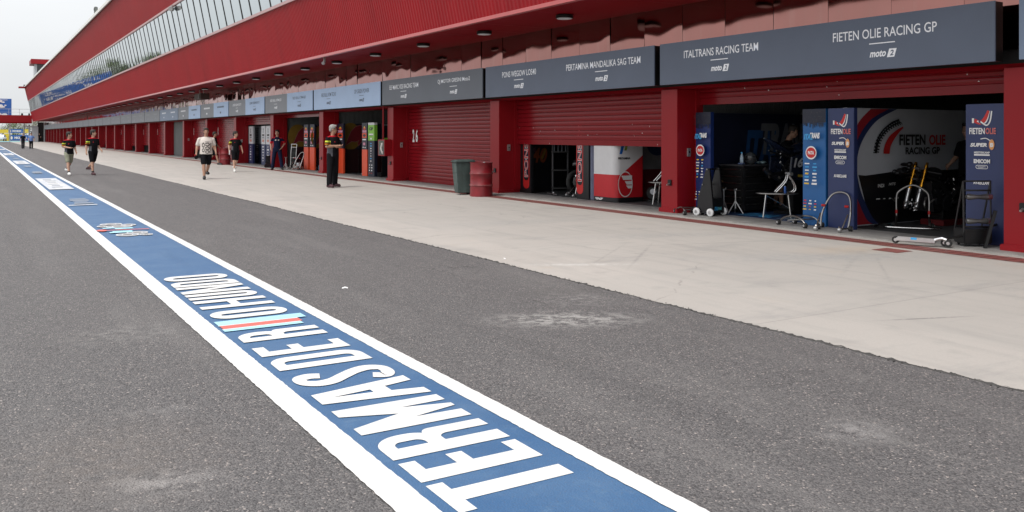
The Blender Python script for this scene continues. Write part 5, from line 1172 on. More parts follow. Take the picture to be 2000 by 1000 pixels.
def drum(label, loc, rz):
    t = thing('oil_drum', label, 'drum', loc, rz, 'red oil drums'); p = [(.001, .02), (.275, .02), (.285, 0), (.293, .0), (.293, .022)]
    for zz in (.29, .58): p += [(.285, zz - .03), (.300, zz - .012), (.300, zz + .012), (.285, zz + .03)]
    p += [(.285, .84), (.294, .855), (.294, .87), (.280, .87), (.275, .85), (.001, .85)]
    MB().lathe(p, n=40).build('body', DRUMR, t, smooth=True)
    d_ = MB()
    for zz in (.30, .595, .285): d_.lathe([(.3013, zz - .004), (.3018, zz), (.3013, zz + .004)], n=40)
    d_.build('scuffed_band', mat('scuff_pale_red', (.28, .1, .1), .6, var=.5, scale=14), t); MB().cyl((.15, .1, .85), (.15, .1, .875), .035, n=12).build('bung_cap', STEEL, t); return t
drum('red oil drum beside the dark green wheelie bin', (11.05, 19.62, .006), 0); drum('red oil drum further away, behind the young man with white shoes', (11.0, 46.8, .006), 1)
t = thing('hose_cabinet', 'red fire hose cabinet with a glass front on the pillar by shutter 26', 'hose cabinet', (11.8, 27.7, .86))
yA = 27.70; MB().box((11.70, yA - .30, .86), (11.95, yA + .28, 1.42)).build('case', PILLAR, t, world=True, bevel=.01); MB().box((11.692, yA - .24, .90), (11.699, yA + .22, 1.38)).build('glass', mat('hose_glass', (.1, .1, .1), .08, ior=1.5), t, world=True)
g = MB(); rh = random.Random(3)
for q in range(5): g.tube(spline([(11.688, yA - .15 + rh.uniform(-.03, .06), .93 + .02 * q), (11.686, yA - .05 + rh.uniform(-.06, .06), 1.1), (11.687, yA - .12 + rh.uniform(-.05, .12), 1.3)], 4), .022, 6)
g.build('hose', mat('hose_white', (.6, .58, .55), .8), t, world=True); MB().tube([(11.86, yA + .2, 1.42), (11.86, yA + .2, 2.56)], .03, 8).build('pipe', PILLAR, t, world=True)

# ------------------------------------------------------------------ third open garage: orange columns, green column, mural
def bull(d, u0, v0, s, k=1):                 # dark red charging bull in outline over a yellow disc
    O = [(0, .02), (.06, .10), (.14, .30), (.24, .52), (.40, .68), (.58, .74), (.74, .70), (.90, .60), (1.0, .42), (1.0, .06), (.90, .0), (.80, .05), (.74, .16), (.62, .12), (.52, .0), (.48, .10), (.56, .20), (.42, .14), (.26, .16), (.12, .06)]
    d.oval(u0 + k * .22 * s, v0 + .34 * s, .40 * s, .48 * s, DYEL); P = [(u0 + k * a * s, v0 + b * s) for a, b in O]
    d.poly(P, DKRED); d.stroke(P + [P[0]], .018 * s, mat('print_dull_pink', (.28, .12, .13), .5))
def orange_col(label, pxa, pxb, X, mlow=ORNG, fullside=True):
    ya, yb = YX(pxa, X), YX(pxb, X); t = panel('display_column', label, 'display column', X, ya, yb, 2.03, None, .07, 'orange and navy display columns', [(1.02, mlow), (2.03, DNAVY)])
    d = Deco(*faceX(X, ya)); w_ = ya - yb; c = w_ / 2
    d.rect(w_ * .1, 1.72, w_ * .9, 1.9, DNAVY); d.rect(w_ * .12, 1.66, w_ * .88, 1.75, PINK); d.oval(c, 1.82, w_ * .26, .06, ORED); d.oval(c, 1.86, w_ * .12, .04, YEL); d.rect(w_ * .08, 1.46, w_ * .92, 1.64, ORNG); d.oval(c, 1.55, w_ * .28, .05, BLK)
    d.rect(w_ * .15, 1.37, w_ * .85, 1.42, WHT); d.rect(w_ * .25, 1.18, w_ * .7, 1.28, PINK); d.rect(w_ * .2, 1.08, w_ * .4, 1.12, WHT); d.rect(w_ * .55, 1.08, w_ * .8, 1.11, WHT)
    d.build('lettering', t); return t
orange_col('orange and navy display column behind the grey-haired man', 659, 670.5, 12.5); orange_col('orange and navy display column beside the green and black one', 707, 717, 12.5)
ya, yb = YX(719, 12.5), YX(731, 12.5); t = panel('display_column', 'green and black display column with a white top stripe', 'display column', 12.5, ya, yb, 2.03, None, .12, 'tall display columns in the garages', [(1.36, DNAVY), (1.94, PGREEN), (2.03, PWHT)])
d = Deco(*faceX(12.5, ya)); w_ = ya - yb; d.text('CIP', w_ / 2, 1.80, w_ * .62, .11, BLK, 0, .06); d.up(); d.rect(w_ * .15, 1.56, w_ * .85, 1.62, WHT); d.rect(w_ * .2, 1.535, w_ * .8, 1.55, BLK); d.oval(w_ / 2, 1.43, w_ * .14, .035, WHT)
fuzz(d, w_ * .25, w_ * .75, .55, 1.3, 8, 1, [WHT, WHT, LTB], 5); fuzz(d, w_ * .15, w_ * .85, .1, .5, 4, 2, [WHT, ORED, WHT], 6); d.build('lettering', t)
y = 33.95; t = board('partition_board', 'partition board with a dark red bull over a yellow disc, behind the single orange column', y, 12.75, 17.0, 2.02, DNAVY)
d = Deco(*faceY(y, 0)); bull(d, XY(673, y), 1.12, 1.15); d.rect(12.76, .03, 16.9, .98, mat('board_dark_red', (.03, .004, .006), .5)); d.build('lettering', t)
t = board('partition_board', 'black partition board behind the green column with a thin green stripe', 30.35, 12.86, 17.0, 2.0, BLK); d = Deco(*faceY(30.35, 0)); d.rect(12.9, 1.36, 16.9, 1.46, PGREEN); d.rect(12.9, 1.92, 16.9, 1.97, PGREY); d.text('CIP', 14.0, 1.68, .7, .3, PGREY, 0, .05); d.build('lettering', t)
cabinet('tall black cabinet row beside the green and black column', 12.95, 28.6, 13.6, 29.9, 1.25, 5); axle_stand('three-legged steel stand between the orange columns of the light blue garage', (13.0, 32.3, .02), .75, 'axle stands', STEEL, .4)
t = thing('helmet', 'yellow helmet on the black cabinet near the green column', 'helmet', (13.2, 29.4, 1.38)); MB().ell((0, 0, 0), (.14, .15, .13)).build('shell', DYEL, t, smooth=True); MB().lathe([(.142, -.03), (.146, 0), (.142, .04)], n=18).build('visor', GLASSD, t, smooth=True)
for px_, xx in ((684, 13.3), (701, 13.3)):
    t = thing('pole_stand', 'thin upright pole on a foot in front of the bull board, ' + ('left one' if px_ == 684 else 'right one'), 'pole', (xx, YX(px_, xx), .02), 0, 'thin poles at the bull board'); MB().tube([(0, 0, 0), (0, 0, 1.05)], .016, 6).build('pole', DSTEEL, t); MB().lathe([(.001, 0), (.14, 0), (.14, .012), (.03, .03), (.001, .03)], n=16).build('foot', BLACKM, t)
# ------------------------------------------------------------------ fourth open garage
orange_col('dim orange and navy display column at the left of the garage with two columns together', 560, 568, 12.9, mat('panel_orange_dim', (.5, .03, .015), .45)); orange_col('left one of two orange and navy display columns standing side by side', 593.5, 602, 12.55); orange_col('right one of two orange and navy display columns standing side by side', 605, 614, 12.55)
y = 40.95; t = board('partition_board', 'partition board with a dark red bull, left of the two orange columns', y, 12.95, 17.0, 2.02, DNAVY); d = Deco(*faceY(y, 0)); bull(d, XY(571, y), 1.08, 1.2); d.rect(12.96, .03, 16.9, 1.0, mat('board_dark_red', (.03, .004, .006), .5)); d.build('lettering', t)
y = 37.3; t = board('partition_board', 'partition board with a dark red bull, right of the two orange columns', y, 12.75, 17.0, 2.02, DNAVY); d = Deco(*faceY(y, 0)); bull(d, XY(615, y), 1.1, 1.05); d.rect(12.76, .03, 16.9, 1.0, mat('board_dark_red', (.03, .004, .006), .5)); d.build('lettering', t)
def hand_truck(label, loc, rz):
    t = thing('hand_truck', label, 'hand truck', loc, rz)
    for y_ in (-.25, .25): MB().tube([(0, y_, .05), (.02, y_, .7), (.06, y_, 1.12)], .018, 8).build('side_rail', CHROME, t)
    for z in (1.12, .98, .5): MB().tube([(.05, -.25, z), (.05, .25, z)], .015, 8).build('cross_bar', CHROME, t)
    MB().box((-.28, -.25, .02), (.0, .25, .035)).build('toe_plate', DSTEEL, t); wheelset(t, [(.08, -.28, .11), (.08, .28, .11)], .11, .025, 'y'); return t
hand_truck('tall chrome hand truck at the garage with two orange columns', (12.3, 39.35, .02), R(10)); rear_stand('chrome hoop stand beside the hand truck', (12.15, 38.35, .02), R(-80), CHROME, 1.0, 1.25); axle_stand('small grey jack stand in front of the hand truck', (11.95, 39.3, .02), .52)
t = thing('spare_parts_pile', 'small pile of grey machine parts on the floor inside the chrome hoop stand', 'parts pile', (12.2, 38.4, .02)); g = MB(); rq = random.Random(8)
MB().box((-.1, -.3, 0), (.15, .1, .16)).build('metal_box', DSTEEL, t, bevel=.02); MB().box((-.05, -.25, .16), (.1, -.02, .3)).build('white_box', PWHT, t, bevel=.02); MB().cyl((-.1, .2, .12), (.12, .24, .12), .11, n=14).build('cylinder', DSTEEL, t)
t = thing('equipment_case', 'yellow and blue bag on the floor right of the two orange columns', 'bag', (12.7, 36.35, .02)); MB().box((-.15, -.28, 0), (.2, .28, .26)).build('blue_base', mat('bag_blue', (.02, .1, .16), .6), t, bevel=.03); MB().ell((0, .02, .36), (.17, .26, .16)).build('yellow_top', mat('bag_yellow', (.5, .26, .02), .7), t, smooth=True)
# ------------------------------------------------------------------ fifth open garage: white over navy columns
def husky(label, pxa, pxb, X, dim=False):
    ya, yb = YX(pxa, X), YX(pxb, X); t = panel('display_column', label, 'display column', X, ya, yb, 2.02, None, .1, 'white and navy display columns', [(1.08, NAVY), (2.02, PWHT if not dim else PGREY)]); d = Deco(*faceX(X, ya)); w_ = ya - yb; r = random.Random(int(pxa))
    for v in (1.86, 1.74): d.rect(w_ * .4, v - .07, w_ * .58, v + .04, PGREY)
    d.rect(w_ * .25, 1.5, w_ * .75, 1.6, BLK); d.rect(w_ * .25, 1.38, w_ * .75, 1.45, PGREY); d.rect(w_ * .25, 1.2, w_ * .75, 1.32, mat('print_salmon', (.6, .25, .2), .5)); fuzz(d, w_ * .15, w_ * .85, .15, 1.02, 6, 1, [WHT], int(pxa)); d.build('lettering', t)
husky('white over navy display column at the left of the garage with the grey board', 486, 493.5, 12.6); husky('white over navy display column in the middle, right beside the grey board', 510.5, 518, 12.6); husky('white over navy display column next to the red pillar', 519.5, 528, 12.6)
ya, yb = YX(494, 13.0), YX(510, 13.0); t = thing('partition_board', 'grey over navy board with rows of dark marks between the white and navy columns', 'partition board', (13, (ya + yb) / 2, .018), 0, 'partition boards inside the garages'); MB().box((13.0, yb, .02), (13.08, ya, 1.08)).build('lower_panel', DNAVY, t, world=True); MB().box((13.0, yb, 1.081), (13.08, ya, 2.02)).build('upper_panel', PGREY, t, world=True)
d = Deco(*faceX(13.0, ya)); w_ = ya - yb; fuzz(d, w_ * .25, w_ * .85, 1.12, 1.98, 7, 1, [BLK, GDARK], 3, .6); fuzz(d, w_ * .25, w_ * .85, .1, 1.04, 9, 1, [WHT, PGREY], 4, .5); d.build('lettering', t)
t = thing('front_wing_fairing', 'white and black bike fairing lying by the pillar behind the leaning man', 'fairing', (12.05, 41.9, .02), R(70)); MB().prism([(-.75, .02), (-.45, .0), (.3, .08), (.5, .5), (.42, .55), (.1, .22), (-.5, .14)], (0, 0, 0), (1, 0, 0), (0, 0, 1), (0, .3, 0)).build('shell', BLK, t, bevel=.02); MB().prism([(-.3, .05), (.25, .12), (.4, .42), (.1, .2)], (0, -.012, 0), (1, 0, 0), (0, 0, 1), (0, .008, 0)).build('white_flash', PWHT, t)
# dark shapes glimpsed under the far shutters
for k, m_, lb in ((10, mat('crate_dull_red', (.2, .02, .02), .6), 'dull red crate under a raised far shutter'), (11, mat('crate_dark_blue', (.02, .035, .1), .6), 'dark blue crate under a raised far shutter'), (7, GDARK, 'dark grey crate under the shutter left of the man in the white T-shirt')):
    t = thing('crate', lb, 'crate', (13.2, B(k) + 3.2, .02), 0, 'crates under the far shutters'); MB().box((-.5, -1.4, 0), (.5, 1.4, .42)).build('body', m_, t, bevel=.02); MB().box((-.53, -1.43, .42), (.53, 1.43, .47)).build('lid', BLACKM, t, bevel=.01)
# litter on the asphalt
for lb, loc, rz, L in (('white plastic strip lying on the asphalt right of the painted band', (3.25, 8.65, .001), -.4, .03), ('small white scrap on the concrete apron edge, mid picture', (5.75, 9.6, .006), 1.1, .03)):
    t = thing('litter', lb, 'litter', loc, rz); MB().rings([[(-L, -.012, 0), (-L, .012, .0), (-L, .01, .006)], [(0, -.015, .006), (0, .015, .01), (0, .012, .016)], [(L, -.012, 0), (L, .012, .002), (L, .01, .008)]]).build('scrap', WHT, t)
# ------------------------------------------------------------------ people
SKIN = mat('skin', (.46, .27, .19), .55, var=.08, scale=10); SKIN2 = mat('skin_tanned', (.36, .2, .135), .55, var=.08, scale=10); HAIRD = mat('hair_dark', (.02, .015, .012), .7, var=.3, scale=40); HAIRG = mat('hair_grey', (.28, .27, .26), .75, var=.35, scale=40)
TBLK = mat('cloth_black', (.010, .010, .012), .85, var=.2, scale=8); TRED = mat('cloth_red', (.42, .015, .025), .8); TYEL = mat('cloth_lime', (.5, .55, .06), .8); TORG = mat('cloth_orange', (.65, .25, .03), .8); TGRY = mat('cloth_grey', (.085, .088, .1), .85, var=.15); TWHT = mat('cloth_white', (.62, .57, .53), .85, var=.08); TKHA = mat('cloth_khaki', (.25, .255, .19), .9, var=.15); TNAV = mat('cloth_navy', (.012, .016, .04), .85, var=.15); TBLU = mat('cloth_light_blue', (.15, .23, .46), .85)
SHOW = mat('shoe_white', (.66, .66, .64), .6); SHOB = mat('shoe_black', (.02, .02, .022), .6); SHOR = mat('shoe_dark_red', (.05, .012, .018), .6); SOLE = mat('shoe_sole', (.6, .57, .55), .7); EYEM = mat('eye_dark', (.01, .01, .01), .3); LIPM = mat('lips', (.34, .13, .11), .5)

def remesh(mb, name, voxel, it=4):
    me = bpy.data.meshes.new(name); me.from_pydata(mb.v, [], mb.f); me.update()
    bm = bmesh.new(); bm.from_mesh(me); bmesh.ops.recalc_face_normals(bm, faces=bm.faces); bm.to_mesh(me); bm.free()
    ob = bpy.data.objects.new(name, me); COL.objects.link(ob)
    r = ob.modifiers.new('r', 'REMESH'); r.mode = 'VOXEL'; r.voxel_size = voxel
    s = ob.modifiers.new('s', 'SMOOTH'); s.iterations = it; s.factor = .5
    dg = bpy.context.evaluated_depsgraph_get(); out = bpy.data.meshes.new_from_object(ob.evaluated_get(dg)); out.name = name
    bpy.data.objects.remove(ob); bpy.data.meshes.remove(me); return out
FAT = [1.0]
def blob(mb, p, q, r0, r1, n=10):           # tapered limb with round ends
    p, q = Vector(p), Vector(q); d = (q - p)
    if n == 10: r0, r1 = r0 * FAT[0], r1 * FAT[0]
    if d.length < 1e-6: return
    d.normalize(); ps, rs = [], []
    for k in range(4): a = math.pi / 2 * k / 4; ps.append(p - d * r0 * math.cos(a)); rs.append(max(r0 * math.sin(a), .15 * r0))
    ps.append(p); rs.append(r0); ps.append(p + (q - p) * .5); rs.append((r0 + r1) / 2); ps.append(q); rs.append(r1)
    for k in range(1, 4): a = math.pi / 2 * k / 4; ps.append(q + d * r1 * math.sin(a)); rs.append(max(r1 * math.cos(a), .15 * r1))
    mb.tube(ps, rs, n)
def limb(a, b, r0, r1, rest):
    pass
def torso(mb, secs, n=18):
    mb.rings([[(x + w_ * math.cos(2 * math.pi * q / n) * (1 if True else 0), y + dd * math.sin(2 * math.pi * q / n), z) for q in range(n)] for x, y, z, w_, dd in secs])
def person(label, loc, rz, H=1.75, legs=((8, 5), (-10, 12)), arms=None, head=(0, 0), bottom='shorts', mats=None, skin=None, hair=None, paint=None, belly=1.0, shades=False, lean=0., bulk=1.0, legspread=.0):
    """local frame: looks along +y, x to its own right, feet on z=0.  legs = (swing, knee) for right and left; arms = (elbow, wrist, fingers) points"""
    bulk *= 1.07; FAT[0] = 1.02 * (1 + max(bulk - 1.07, -.1) * .45)
    mats = mats or {}; skin = skin or SKIN; hair = hair or HAIRD
    t = thing('person', label, 'person', loc, rz, None); K = H / 1.82; t.scale = (1, 1, 1)
    hips, knees, ank = [], [], []
    for sg, (a, kb) in zip((1, -1), legs):
        a, kb = R(a), R(kb); sp = legspread; h = Vector((sg * .092, 0, 0)); kn = h + Vector((sg * (.01 + sp * .5), math.sin(a) * .43, -math.cos(a) * .43)); an = kn + Vector((sg * (sp * .5 - .005), math.sin(a - kb) * .43, -math.cos(a - kb) * .43)); hips.append(h); knees.append(kn); ank.append(an)
    z0 = -min(a.z for a in ank) + .085
    up = Vector((0, 0, z0)); hips = [h + up for h in hips]; knees = [h + up for h in knees]; ank = [h + up for h in ank]
    ln = math.tan(R(lean)); P = lambda x, y, z: Vector((x, y + (z - 0) * ln, z0 + z))      # z measured from the hip joints
    def toe(i):
        sg = (1, -1)[i]; pitch = R(legs[i][0] - legs[i][1]) * .6; return ank[i] + Vector((sg * .025, .15, -.055 + .12 * math.sin(min(pitch, 0)) * -1 * 0 - .0))
    sh = [P(.175 * bulk, -.01, .475), P(-.175 * bulk, -.01, .475)]
    if arms is None: arms = (((.25, -.04, .24), (.27, .06, .0)), ((-.25, .02, .24), (-.27, .12, .01)))
    A = [[P(*p) for p in a] for a in arms]
    nk, hd = P(0, .0, .575), P(0, .025, .735)
    yaw, pit = R(head[0]), R(head[1]); HM = Matrix.Translation(hd) @ Matrix.Rotation(yaw, 4, 'Z') @ Matrix.Rotation(pit, 4, 'X')
    # body, one surface
    m = MB()
    torso(m, [P(0, 0, -.07)[:] + (.10, .09)] + [(p.x, p.y, p.z, w_ * bulk, dd * belly) for p, w_, dd in ((P(0, 0, .02), .155, .112), (P(0, .01, .12), .14, .108), (P(0, .01, .22), .142, .108), (P(0, 0, .36), .165, .112), (P(0, -.01, .45), .162, .10), (P(0, -.01, .52), .11, .075))] + [P(0, -.005, .56)[:] + (.065, .062)])
    blob(m, P(0, -.01, .52), nk + Vector((0, .01, .06)), .058, .054)
    for i in (0, 1):
        blob(m, hips[i], knees[i], .085, .056); blob(m, knees[i], knees[i] + (ank[i] - knees[i]) * .35, .054, .056); blob(m, knees[i] + (ank[i] - knees[i]) * .3, ank[i], .056, .036); blob(m, ank[i], toe(i), .04, .03)
        e, wr = A[i][0], A[i][1]; blob(m, sh[i], e, .052, .042); blob(m, e, e + (wr - e) * .35, .042, .042); blob(m, e + (wr - e) * .3, wr, .042, .027)
        f = (wr - e).normalized(); side = f.cross(Vector((0, 0, 1)) if abs(f.z) < .85 else Vector((0, 1, 0))).normalized(); nrm = side.cross(f)
        if f.z < -.6: side, nrm = Vector((0, 1, 0)) - f * f.y, Vector(((-1, 1)[i], 0, 0)); side.normalize()
        pal = wr + f * .05; blob(m, wr, pal, .028, .030)
        for q in range(4): o = side * (-.028 + .019 * q); L = (.062, .075, .07, .055)[q]; k1 = pal + o + f * (.02 + L * .5) + nrm * .004; k2 = k1 + f * L * .4 + nrm * .03; blob(m, pal + o, k1, .0105, .010, 7); blob(m, k1, k2, .010, .009, 7)
        tb = wr + f * .02 + side * .03; blob(m, tb, tb + f * .045 + side * .025 + nrm * .012, .012, .010, 7)
    def hp(x, y, z): return HM @ Vector((x, y, z))
    M3 = HM.to_3x3()
    m.ell(hp(0, -.012, .045), (.076, .094, .088), 16, 12, M=M3); m.ell(hp(0, .022, -.02), (.062, .072, .088), 16, 12, M=M3); m.ell(hp(0, .05, -.085), (.034, .034, .024), 10, 8, M=M3); m.ell(hp(0, .094, -.012), (.014, .02, .026), 8, 6, M=M3); m.ell(hp(0, .10, -.024), (.018, .014, .011), 8, 6, M=M3); m.ell(hp(0, .078, .028), (.05, .016, .012), 10, 6, M=M3); m.ell(hp(0, .08, -.058), (.026, .014, .014), 8, 6, M=M3)
    for sg in (-1, 1): m.ell(hp(sg * .078, -.008, .0), (.012, .022, .032), 8, 6, M=M3); m.ell(hp(sg * .04, .062, -.025), (.024, .02, .024), 8, 6, M=M3)
    for k in range(1): blob(m, nk, hp(0, -.01, -.03), .056, .055)
    def link(mesh, name, mt, pf=None):
        for q in (mt if isinstance(mt, list) else [mt]): mesh.materials.append(q)
        if pf:
            for p in mesh.polygons: p.material_index = pf(p.center)
        mesh.polygons.foreach_set('use_smooth', [True] * len(mesh.polygons)); o = bpy.data.objects.new(name, mesh); COL.objects.link(o); o.parent = t; o.scale = (K, K, K); return o
    body = link(remesh(m, 'body', .0085, 3), 'body', skin)
    e = MB(); 
    for sg in (-1, 1): e.ell(hp(sg * .031, .083, .012), (.012, .008, .007), 8, 6, M=M3)
    if not shades: link_m = e.build('eyes', EYEM, t, smooth=True); link_m.scale = (K,) * 3
    l = MB().ell(hp(0, .0905, -.056), (.022, .007, .006), 10, 6, M=M3).build('lips', LIPM, t, smooth=True); l.scale = (K,) * 3
    # hair
    h = MB(); h.ell(hp(0, -.022, .066), (.09, .107, .092), 16, 12, M=M3); h.ell(hp(0, -.07, .005), (.076, .054, .075), 12, 8, M=M3); h.ell(hp(0, .055, .112), (.062, .04, .034), 12, 8, M=M3)
    rr0 = random.Random(len(label))
    for q in range(26):
        a, b = rr0.uniform(0, 6.28), rr0.uniform(.4, 1.5); h.ell(hp(.078 * math.cos(a) * math.cos(b), -.026 + .09 * math.sin(a) * math.cos(b), .065 + .078 * math.sin(b)), (.018, .018, .015), 6, 5, M=M3)
    hm = remesh(h, 'hair', .008, 2); 
    bm = bmesh.new(); bm.from_mesh(hm); inv = HM.inverted()
    kill = [v for v in bm.verts if (lambda c: (c.y > .05 and c.z < .078) or (c.y > .018 and c.z < .02) or c.z < -.06)(inv @ v.co)]
    bmesh.ops.delete(bm, geom=kill, context='VERTS'); bm.to_mesh(hm); bm.free(); link(hm, 'hair', hair)
    if shades:
        g = MB()
        for sg in (-1, 1): g.ell(hp(sg * .036, .09, .014), (.029, .008, .019), 10, 6, M=M3); g.tube([hp(sg * .066, .082, .018), hp(sg * .084, -.005, .015)], .005, 6)
        g.tube([hp(-.02, .094, .02), hp(.02, .094, .02)], .005, 6); gg = g.build('sunglasses', EYEM, t, smooth=True); gg.scale = (K,) * 3
    # shirt
    s = MB()
    torso(s, [(p.x, p.y, p.z, w_ * bulk, dd * belly) for p, w_, dd in ((P(0, 0, -.04), .172, .13), (P(0, 0, .02), .17, .128), (P(0, .01, .12), .158, .126), (P(0, .01, .22), .158, .126), (P(0, 0, .36), .18, .13), (P(0, -.01, .45), .178, .118), (P(0, -.01, .51), .14, .095), (P(0, -.01, .54), .10, .08), (P(0, -.005, .565), .078, .074))])
    for i in (0, 1): e = A[i][0]; blob(s, sh[i], sh[i] + (e - sh[i]) * .74, .062, .064); blob(s, P((.06, -.06)[i], -.01, .525), sh[i], .045, .058)
    sm = remesh(s, 'shirt', .010, 4); bm = bmesh.new(); bm.from_mesh(sm)
    kill = [v for v in bm.verts if v.co.z > P(0, 0, .578).z and abs(v.co.x) < .08]; bmesh.ops.delete(bm, geom=kill, context='VERTS'); bm.to_mesh(sm); bm.free()
    link(sm, 'shirt', mats.get('shirt', [TBLK]), (lambda c: paint(Vector((c.x, c.y - (c.z - z0) * ln, c.z - z0)))) if paint else None)
    # shorts or trousers
    b = MB(); torso(b, [P(0, 0, -.10)[:] + (.12 * bulk, .105)] + [(p.x, p.y, p.z, w_ * bulk, dd) for p, w_, dd in ((P(0, 0, -.04), .168, .124), (P(0, 0, .05), .16, .12), (P(0, 0, .09), .15, .116))])
    for i in (0, 1):
        if bottom == 'shorts': blob(b, hips[i], hips[i] + (knees[i] - hips[i]) * .82, .104, .086)
        else: blob(b, hips[i], knees[i], .11, .086); blob(b, knees[i], knees[i] + (ank[i] - knees[i]) * .93, .086, .076)
    link(remesh(b, 'shorts' if bottom == 'shorts' else 'trousers', .011, 4), 'shorts' if bottom == 'shorts' else 'trousers', mats.get('bottom', TBLK))
    # shoes with soles
    for i in (0, 1):
        to = toe(i); f = (to - ank[i]); f.z = 0; f.normalize(); ba = ank[i] - f * .045; g = MB()
        tz = min(to.z, ank[i].z - .055)
        blob(g, Vector((ba.x, ba.y, ank[i].z - .028)), Vector((to.x, to.y, ank[i].z - .040)), .054, .047); blob(g, ank[i] + f * .02, ank[i] + f * .05 + Vector((0, 0, -.03)), .05, .052); blob(g, ank[i] + f * .06 + Vector((0, 0, -.02)), Vector((to.x, to.y, ank[i].z - .038)), .05, .046)
        so = link(remesh(g, 'shoe', .010, 3), 'shoe', [mats.get('shoe', SHOB), mats.get('sole', SOLE)], lambda c, zz=ank[i].z: 1 if c.z < zz - .068 else 0)
        if mats.get('sock'): k_ = MB().cyl(ank[i] + (knees[i] - ank[i]) * .04, ank[i] + (knees[i] - ank[i]) * .2, .044, .047, 12).build('sock', mats['sock'], t, smooth=True); k_.scale = (K,) * 3
    return t, K, z0, P
def team(c):                    # black shirt, red yoke, lime and orange sleeve badges, grey side panels
    ax = abs(c.x)
    if c.z > .53 and ax < .13: return 1
    if c.z > .485 and .11 < ax < .22 and c.y < .03: return 5 if .15 < ax < .18 and c.y < -.02 else 1
    if c.x > .17 and .375 < c.z < .42: return 2
    if c.x > .17 and .31 < c.z < .335: return 3
    if ax > .125 and c.z < .22: return 4
    if .05 < c.x < .08 and .37 < c.z < .40 and c.y > .05: return 1
    return 0
TEAM = [TBLK, TRED, TYEL, TORG, TGRY, TWHT]
def g0(x, y): return (x, y, .006 if x > 5.53 else .001)
def look(dx, dy): return math.atan2(-dx, dy)
person('man in black team shirt and khaki shorts walking, one arm across his stomach', g0(3.04, 38.2), look(.30, -.95), 1.72, ((20, 8), (-18, 34)), (((.24, .0, .26), (.06, .20, .22)), ((-.25, -.06, .24), (-.24, .10, .05))), (55, 0), 'shorts', {'shirt': TEAM, 'bottom': TKHA, 'shoe': SHOW, 'sock': SHOB}, paint=team, belly=1.08, bulk=1.03)
person('man in black team shirt and long black shorts walking beside the khaki shorts', g0(3.84, 37.7), look(.45, -.9), 1.78, ((12, 4), (-18, 38)), (((.25, -.05, .24), (.27, -.02, .0)), ((-.25, -.06, .24), (-.25, .16, .06))), (50, 0), 'shorts', {'shirt': TEAM, 'bottom': TBLK, 'shoe': SHOR, 'sock': SHOB}, paint=team, bulk=1.04)
def print_shirt(c):
    if c.y < .04: return 0
    for (x, z, a, b) in ((-.015, .30, .085, .058), (-.015, .17, .085, .06), (-.015, .04, .085, .055), (.115, .28, .04, .09), (.115, .1, .04, .07)):
        q = ((c.x - x) / a) ** 2 + ((c.z - z) / b) ** 2
        if .3 < q < 1.0 and not (c.x > x and abs(c.z - z) < .012 and x < 0): return 1
    if -.02 < c.z < .34 and -.15 < c.x < -.11 and int(c.z * 60) % 3: return 1
    if .375 < c.z < .40 and -.09 < c.x < .06: return 1
    return 0
TBKP = mat('cloth_print_black', (.03, .028, .028), .85)
t, K, z0, P = person('man in white T-shirt with black print and black shorts walking towards the camera', g0(6.90, 32.1), look(-.05, -1), 1.84, ((18, 6), (-18, 32)), (((.29, -.06, .24), (.33, .02, -.01)), ((-.29, -.04, .25), (-.31, .12, .02))), (-8, 0), 'shorts', {'shirt': [TWHT, TBKP], 'bottom': TBLK, 'shoe': SHOB, 'sole': SHOB}, SKIN2, paint=print_shirt, belly=1.3, bulk=1.2)
ph = thing('shoulder_bag', 'small black bag with a red tag held by the man in the white T-shirt', 'bag', g0(6.90 - .35, 32.05)); MB().box((-.05, -.08, .72), (.05, .08, .84)).build('pouch', TBLK, ph, bevel=.02); MB().box((-.052, -.02, .83), (-.02, .03, .88)).build('red_tag', TRED, ph)
person('man in black T-shirt and shorts half hidden behind the white T-shirt man', g0(10.5, 46.9), look(.8, -.6), 1.76, ((22, 6), (-20, 30)), (((.25, -.05, .24), (.27, .08, .0)), ((-.25, .0, .24), (-.26, .16, .03))), (15, 0), 'shorts', {'shirt': [TBLK], 'bottom': TBLK, 'shoe': SHOB}, SKIN2)
person('young man in black team shirt, black shorts and white shoes walking', g0(9.25, 37.5), look(.05, -1), 1.74, ((18, 6), (-18, 34)), (((.26, -.04, .25), (.27, .02, .0)), ((-.26, -.04, .25), (-.29, .06, .02))), (55, 0), 'shorts', {'shirt': TEAM, 'bottom': TBLK, 'shoe': SHOW, 'sock': SHOW}, paint=team, bulk=.94)
pp = thing('paper_sheet', 'folded white paper held beside the shorts of the young man in white shoes', 'paper', g0(9.0, 37.42)); MB().box((-.02, -.05, .74), (-.008, .05, .93)).build('sheet', PWHT, pp); MB().box((-.006, -.048, .745), (0, .048, .925)).build('folded_half', PWHT, pp)
def navyshirt(c):
    if .03 < abs(c.x) < .1 and .39 < c.z < .44 and c.y > .05: return 2
    if abs(c.x) > .12 and .1 < c.z < .36 and c.y < .06: return 1
    if c.z > .5 and abs(c.x) > .1: return 1
    return 0
person('man in dark navy shirt and trousers leaning back with one hand on his hip', g0(11.42, 38.85), look(-.35, -.95), 1.78, ((-2, 2), (6, 2)), (((.30, -.10, .24), (.27, .0, .02)), ((-.33, -.10, .26), (-.2, .06, .06))), (-35, 0), 'trousers', {'shirt': [TNAV, TRED, TWHT], 'bottom': TNAV, 'shoe': SHOB, 'sole': SHOB}, paint=navyshirt, legspread=.12, lean=-3)
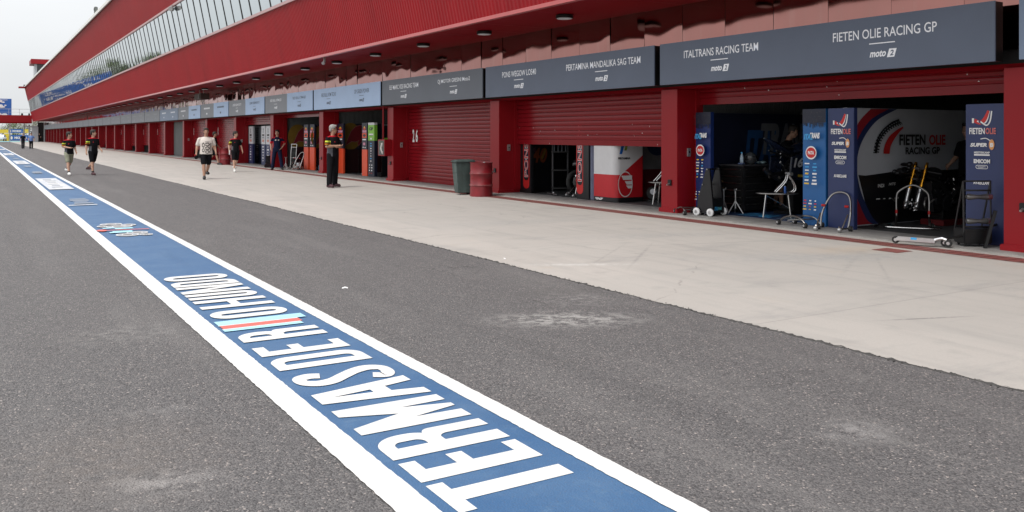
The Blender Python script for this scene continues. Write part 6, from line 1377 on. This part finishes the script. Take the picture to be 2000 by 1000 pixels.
person('grey-haired man in sunglasses and black team shirt standing with folded arms', g0(9.03, 25.05), look(.45, -.9), 1.87, ((3, 2), (-4, 4)), (((.275, .03, .25), (-.01, .215, .27)), ((-.275, .05, .25), (.02, .19, .235))), (42, -2), 'trousers', {'shirt': TEAM, 'bottom': TBLK, 'shoe': SHOR}, skin=SKIN2, hair=HAIRG, paint=team, belly=1.22, bulk=1.06, shades=True, legspread=.08)
person('older man in black shirt and dark trousers in the far distance', g0(4.15, 107.9), look(.1, -1), 1.72, ((8, 4), (-8, 12)), None, (10, 0), 'trousers', {'shirt': [TBLK], 'bottom': mat('cloth_charcoal', (.03, .03, .035), .85), 'shoe': SHOB}, hair=HAIRG)
person('man in light blue shirt and black trousers in the far distance', g0(4.9, 107.5), look(.0, -1), 1.74, ((-6, 8), (8, 4)), (((.30, -.05, .25), (.26, .12, .08)), ((-.30, -.03, .25), (-.3, .1, .02))), (0, 0), 'trousers', {'shirt': [TBLU], 'bottom': TBLK, 'shoe': SHOB}, belly=1.15, bulk=1.1)
person('person in dark clothes standing in the dark opening of the far gate', (10.6, 200.5, .006), look(-.2, -1), 1.75, ((2, 2), (-2, 2)), None, (0, 0), 'trousers', {'shirt': [TBLK], 'bottom': TBLK})
person('person in dark clothes standing on the far footbridge in front of the blue board', (3.5, 206.9, 5.5), look(0, -1), 1.75, ((2, 2), (-2, 2)), None, (0, 0), 'trousers', {'shirt': [TBLK], 'bottom': TBLK})
person('mechanic in dark shirt and shorts bending over the black motorcycle', (14.30, 12.72, .02), look(.35, -.94), 1.76, ((10, 6), (-6, 6)), (((.24, .24, .32), (.16, .42, .18)), ((-.24, .24, .32), (-.14, .44, .2))), (0, -20), 'shorts', {'shirt': [TBLK, TWHT], 'bottom': TBLK, 'shoe': SHOB, 'sole': SHOB}, SKIN2, paint=lambda c: 1 if (c.x > .2 and .38 < c.z < .43) else 0, lean=22)
person('mechanic in black T-shirt standing by the right-hand end of the striped partition board', (15.35, 9.25, .02), look(-.9, .2), 1.78, ((2, 2), (-2, 2)), (((.25, .02, .24), (.24, .2, .1)), ((-.25, -.02, .24), (-.26, .1, .0))), (10, 0), 'shorts', {'shirt': [TBLK], 'bottom': TBLK})
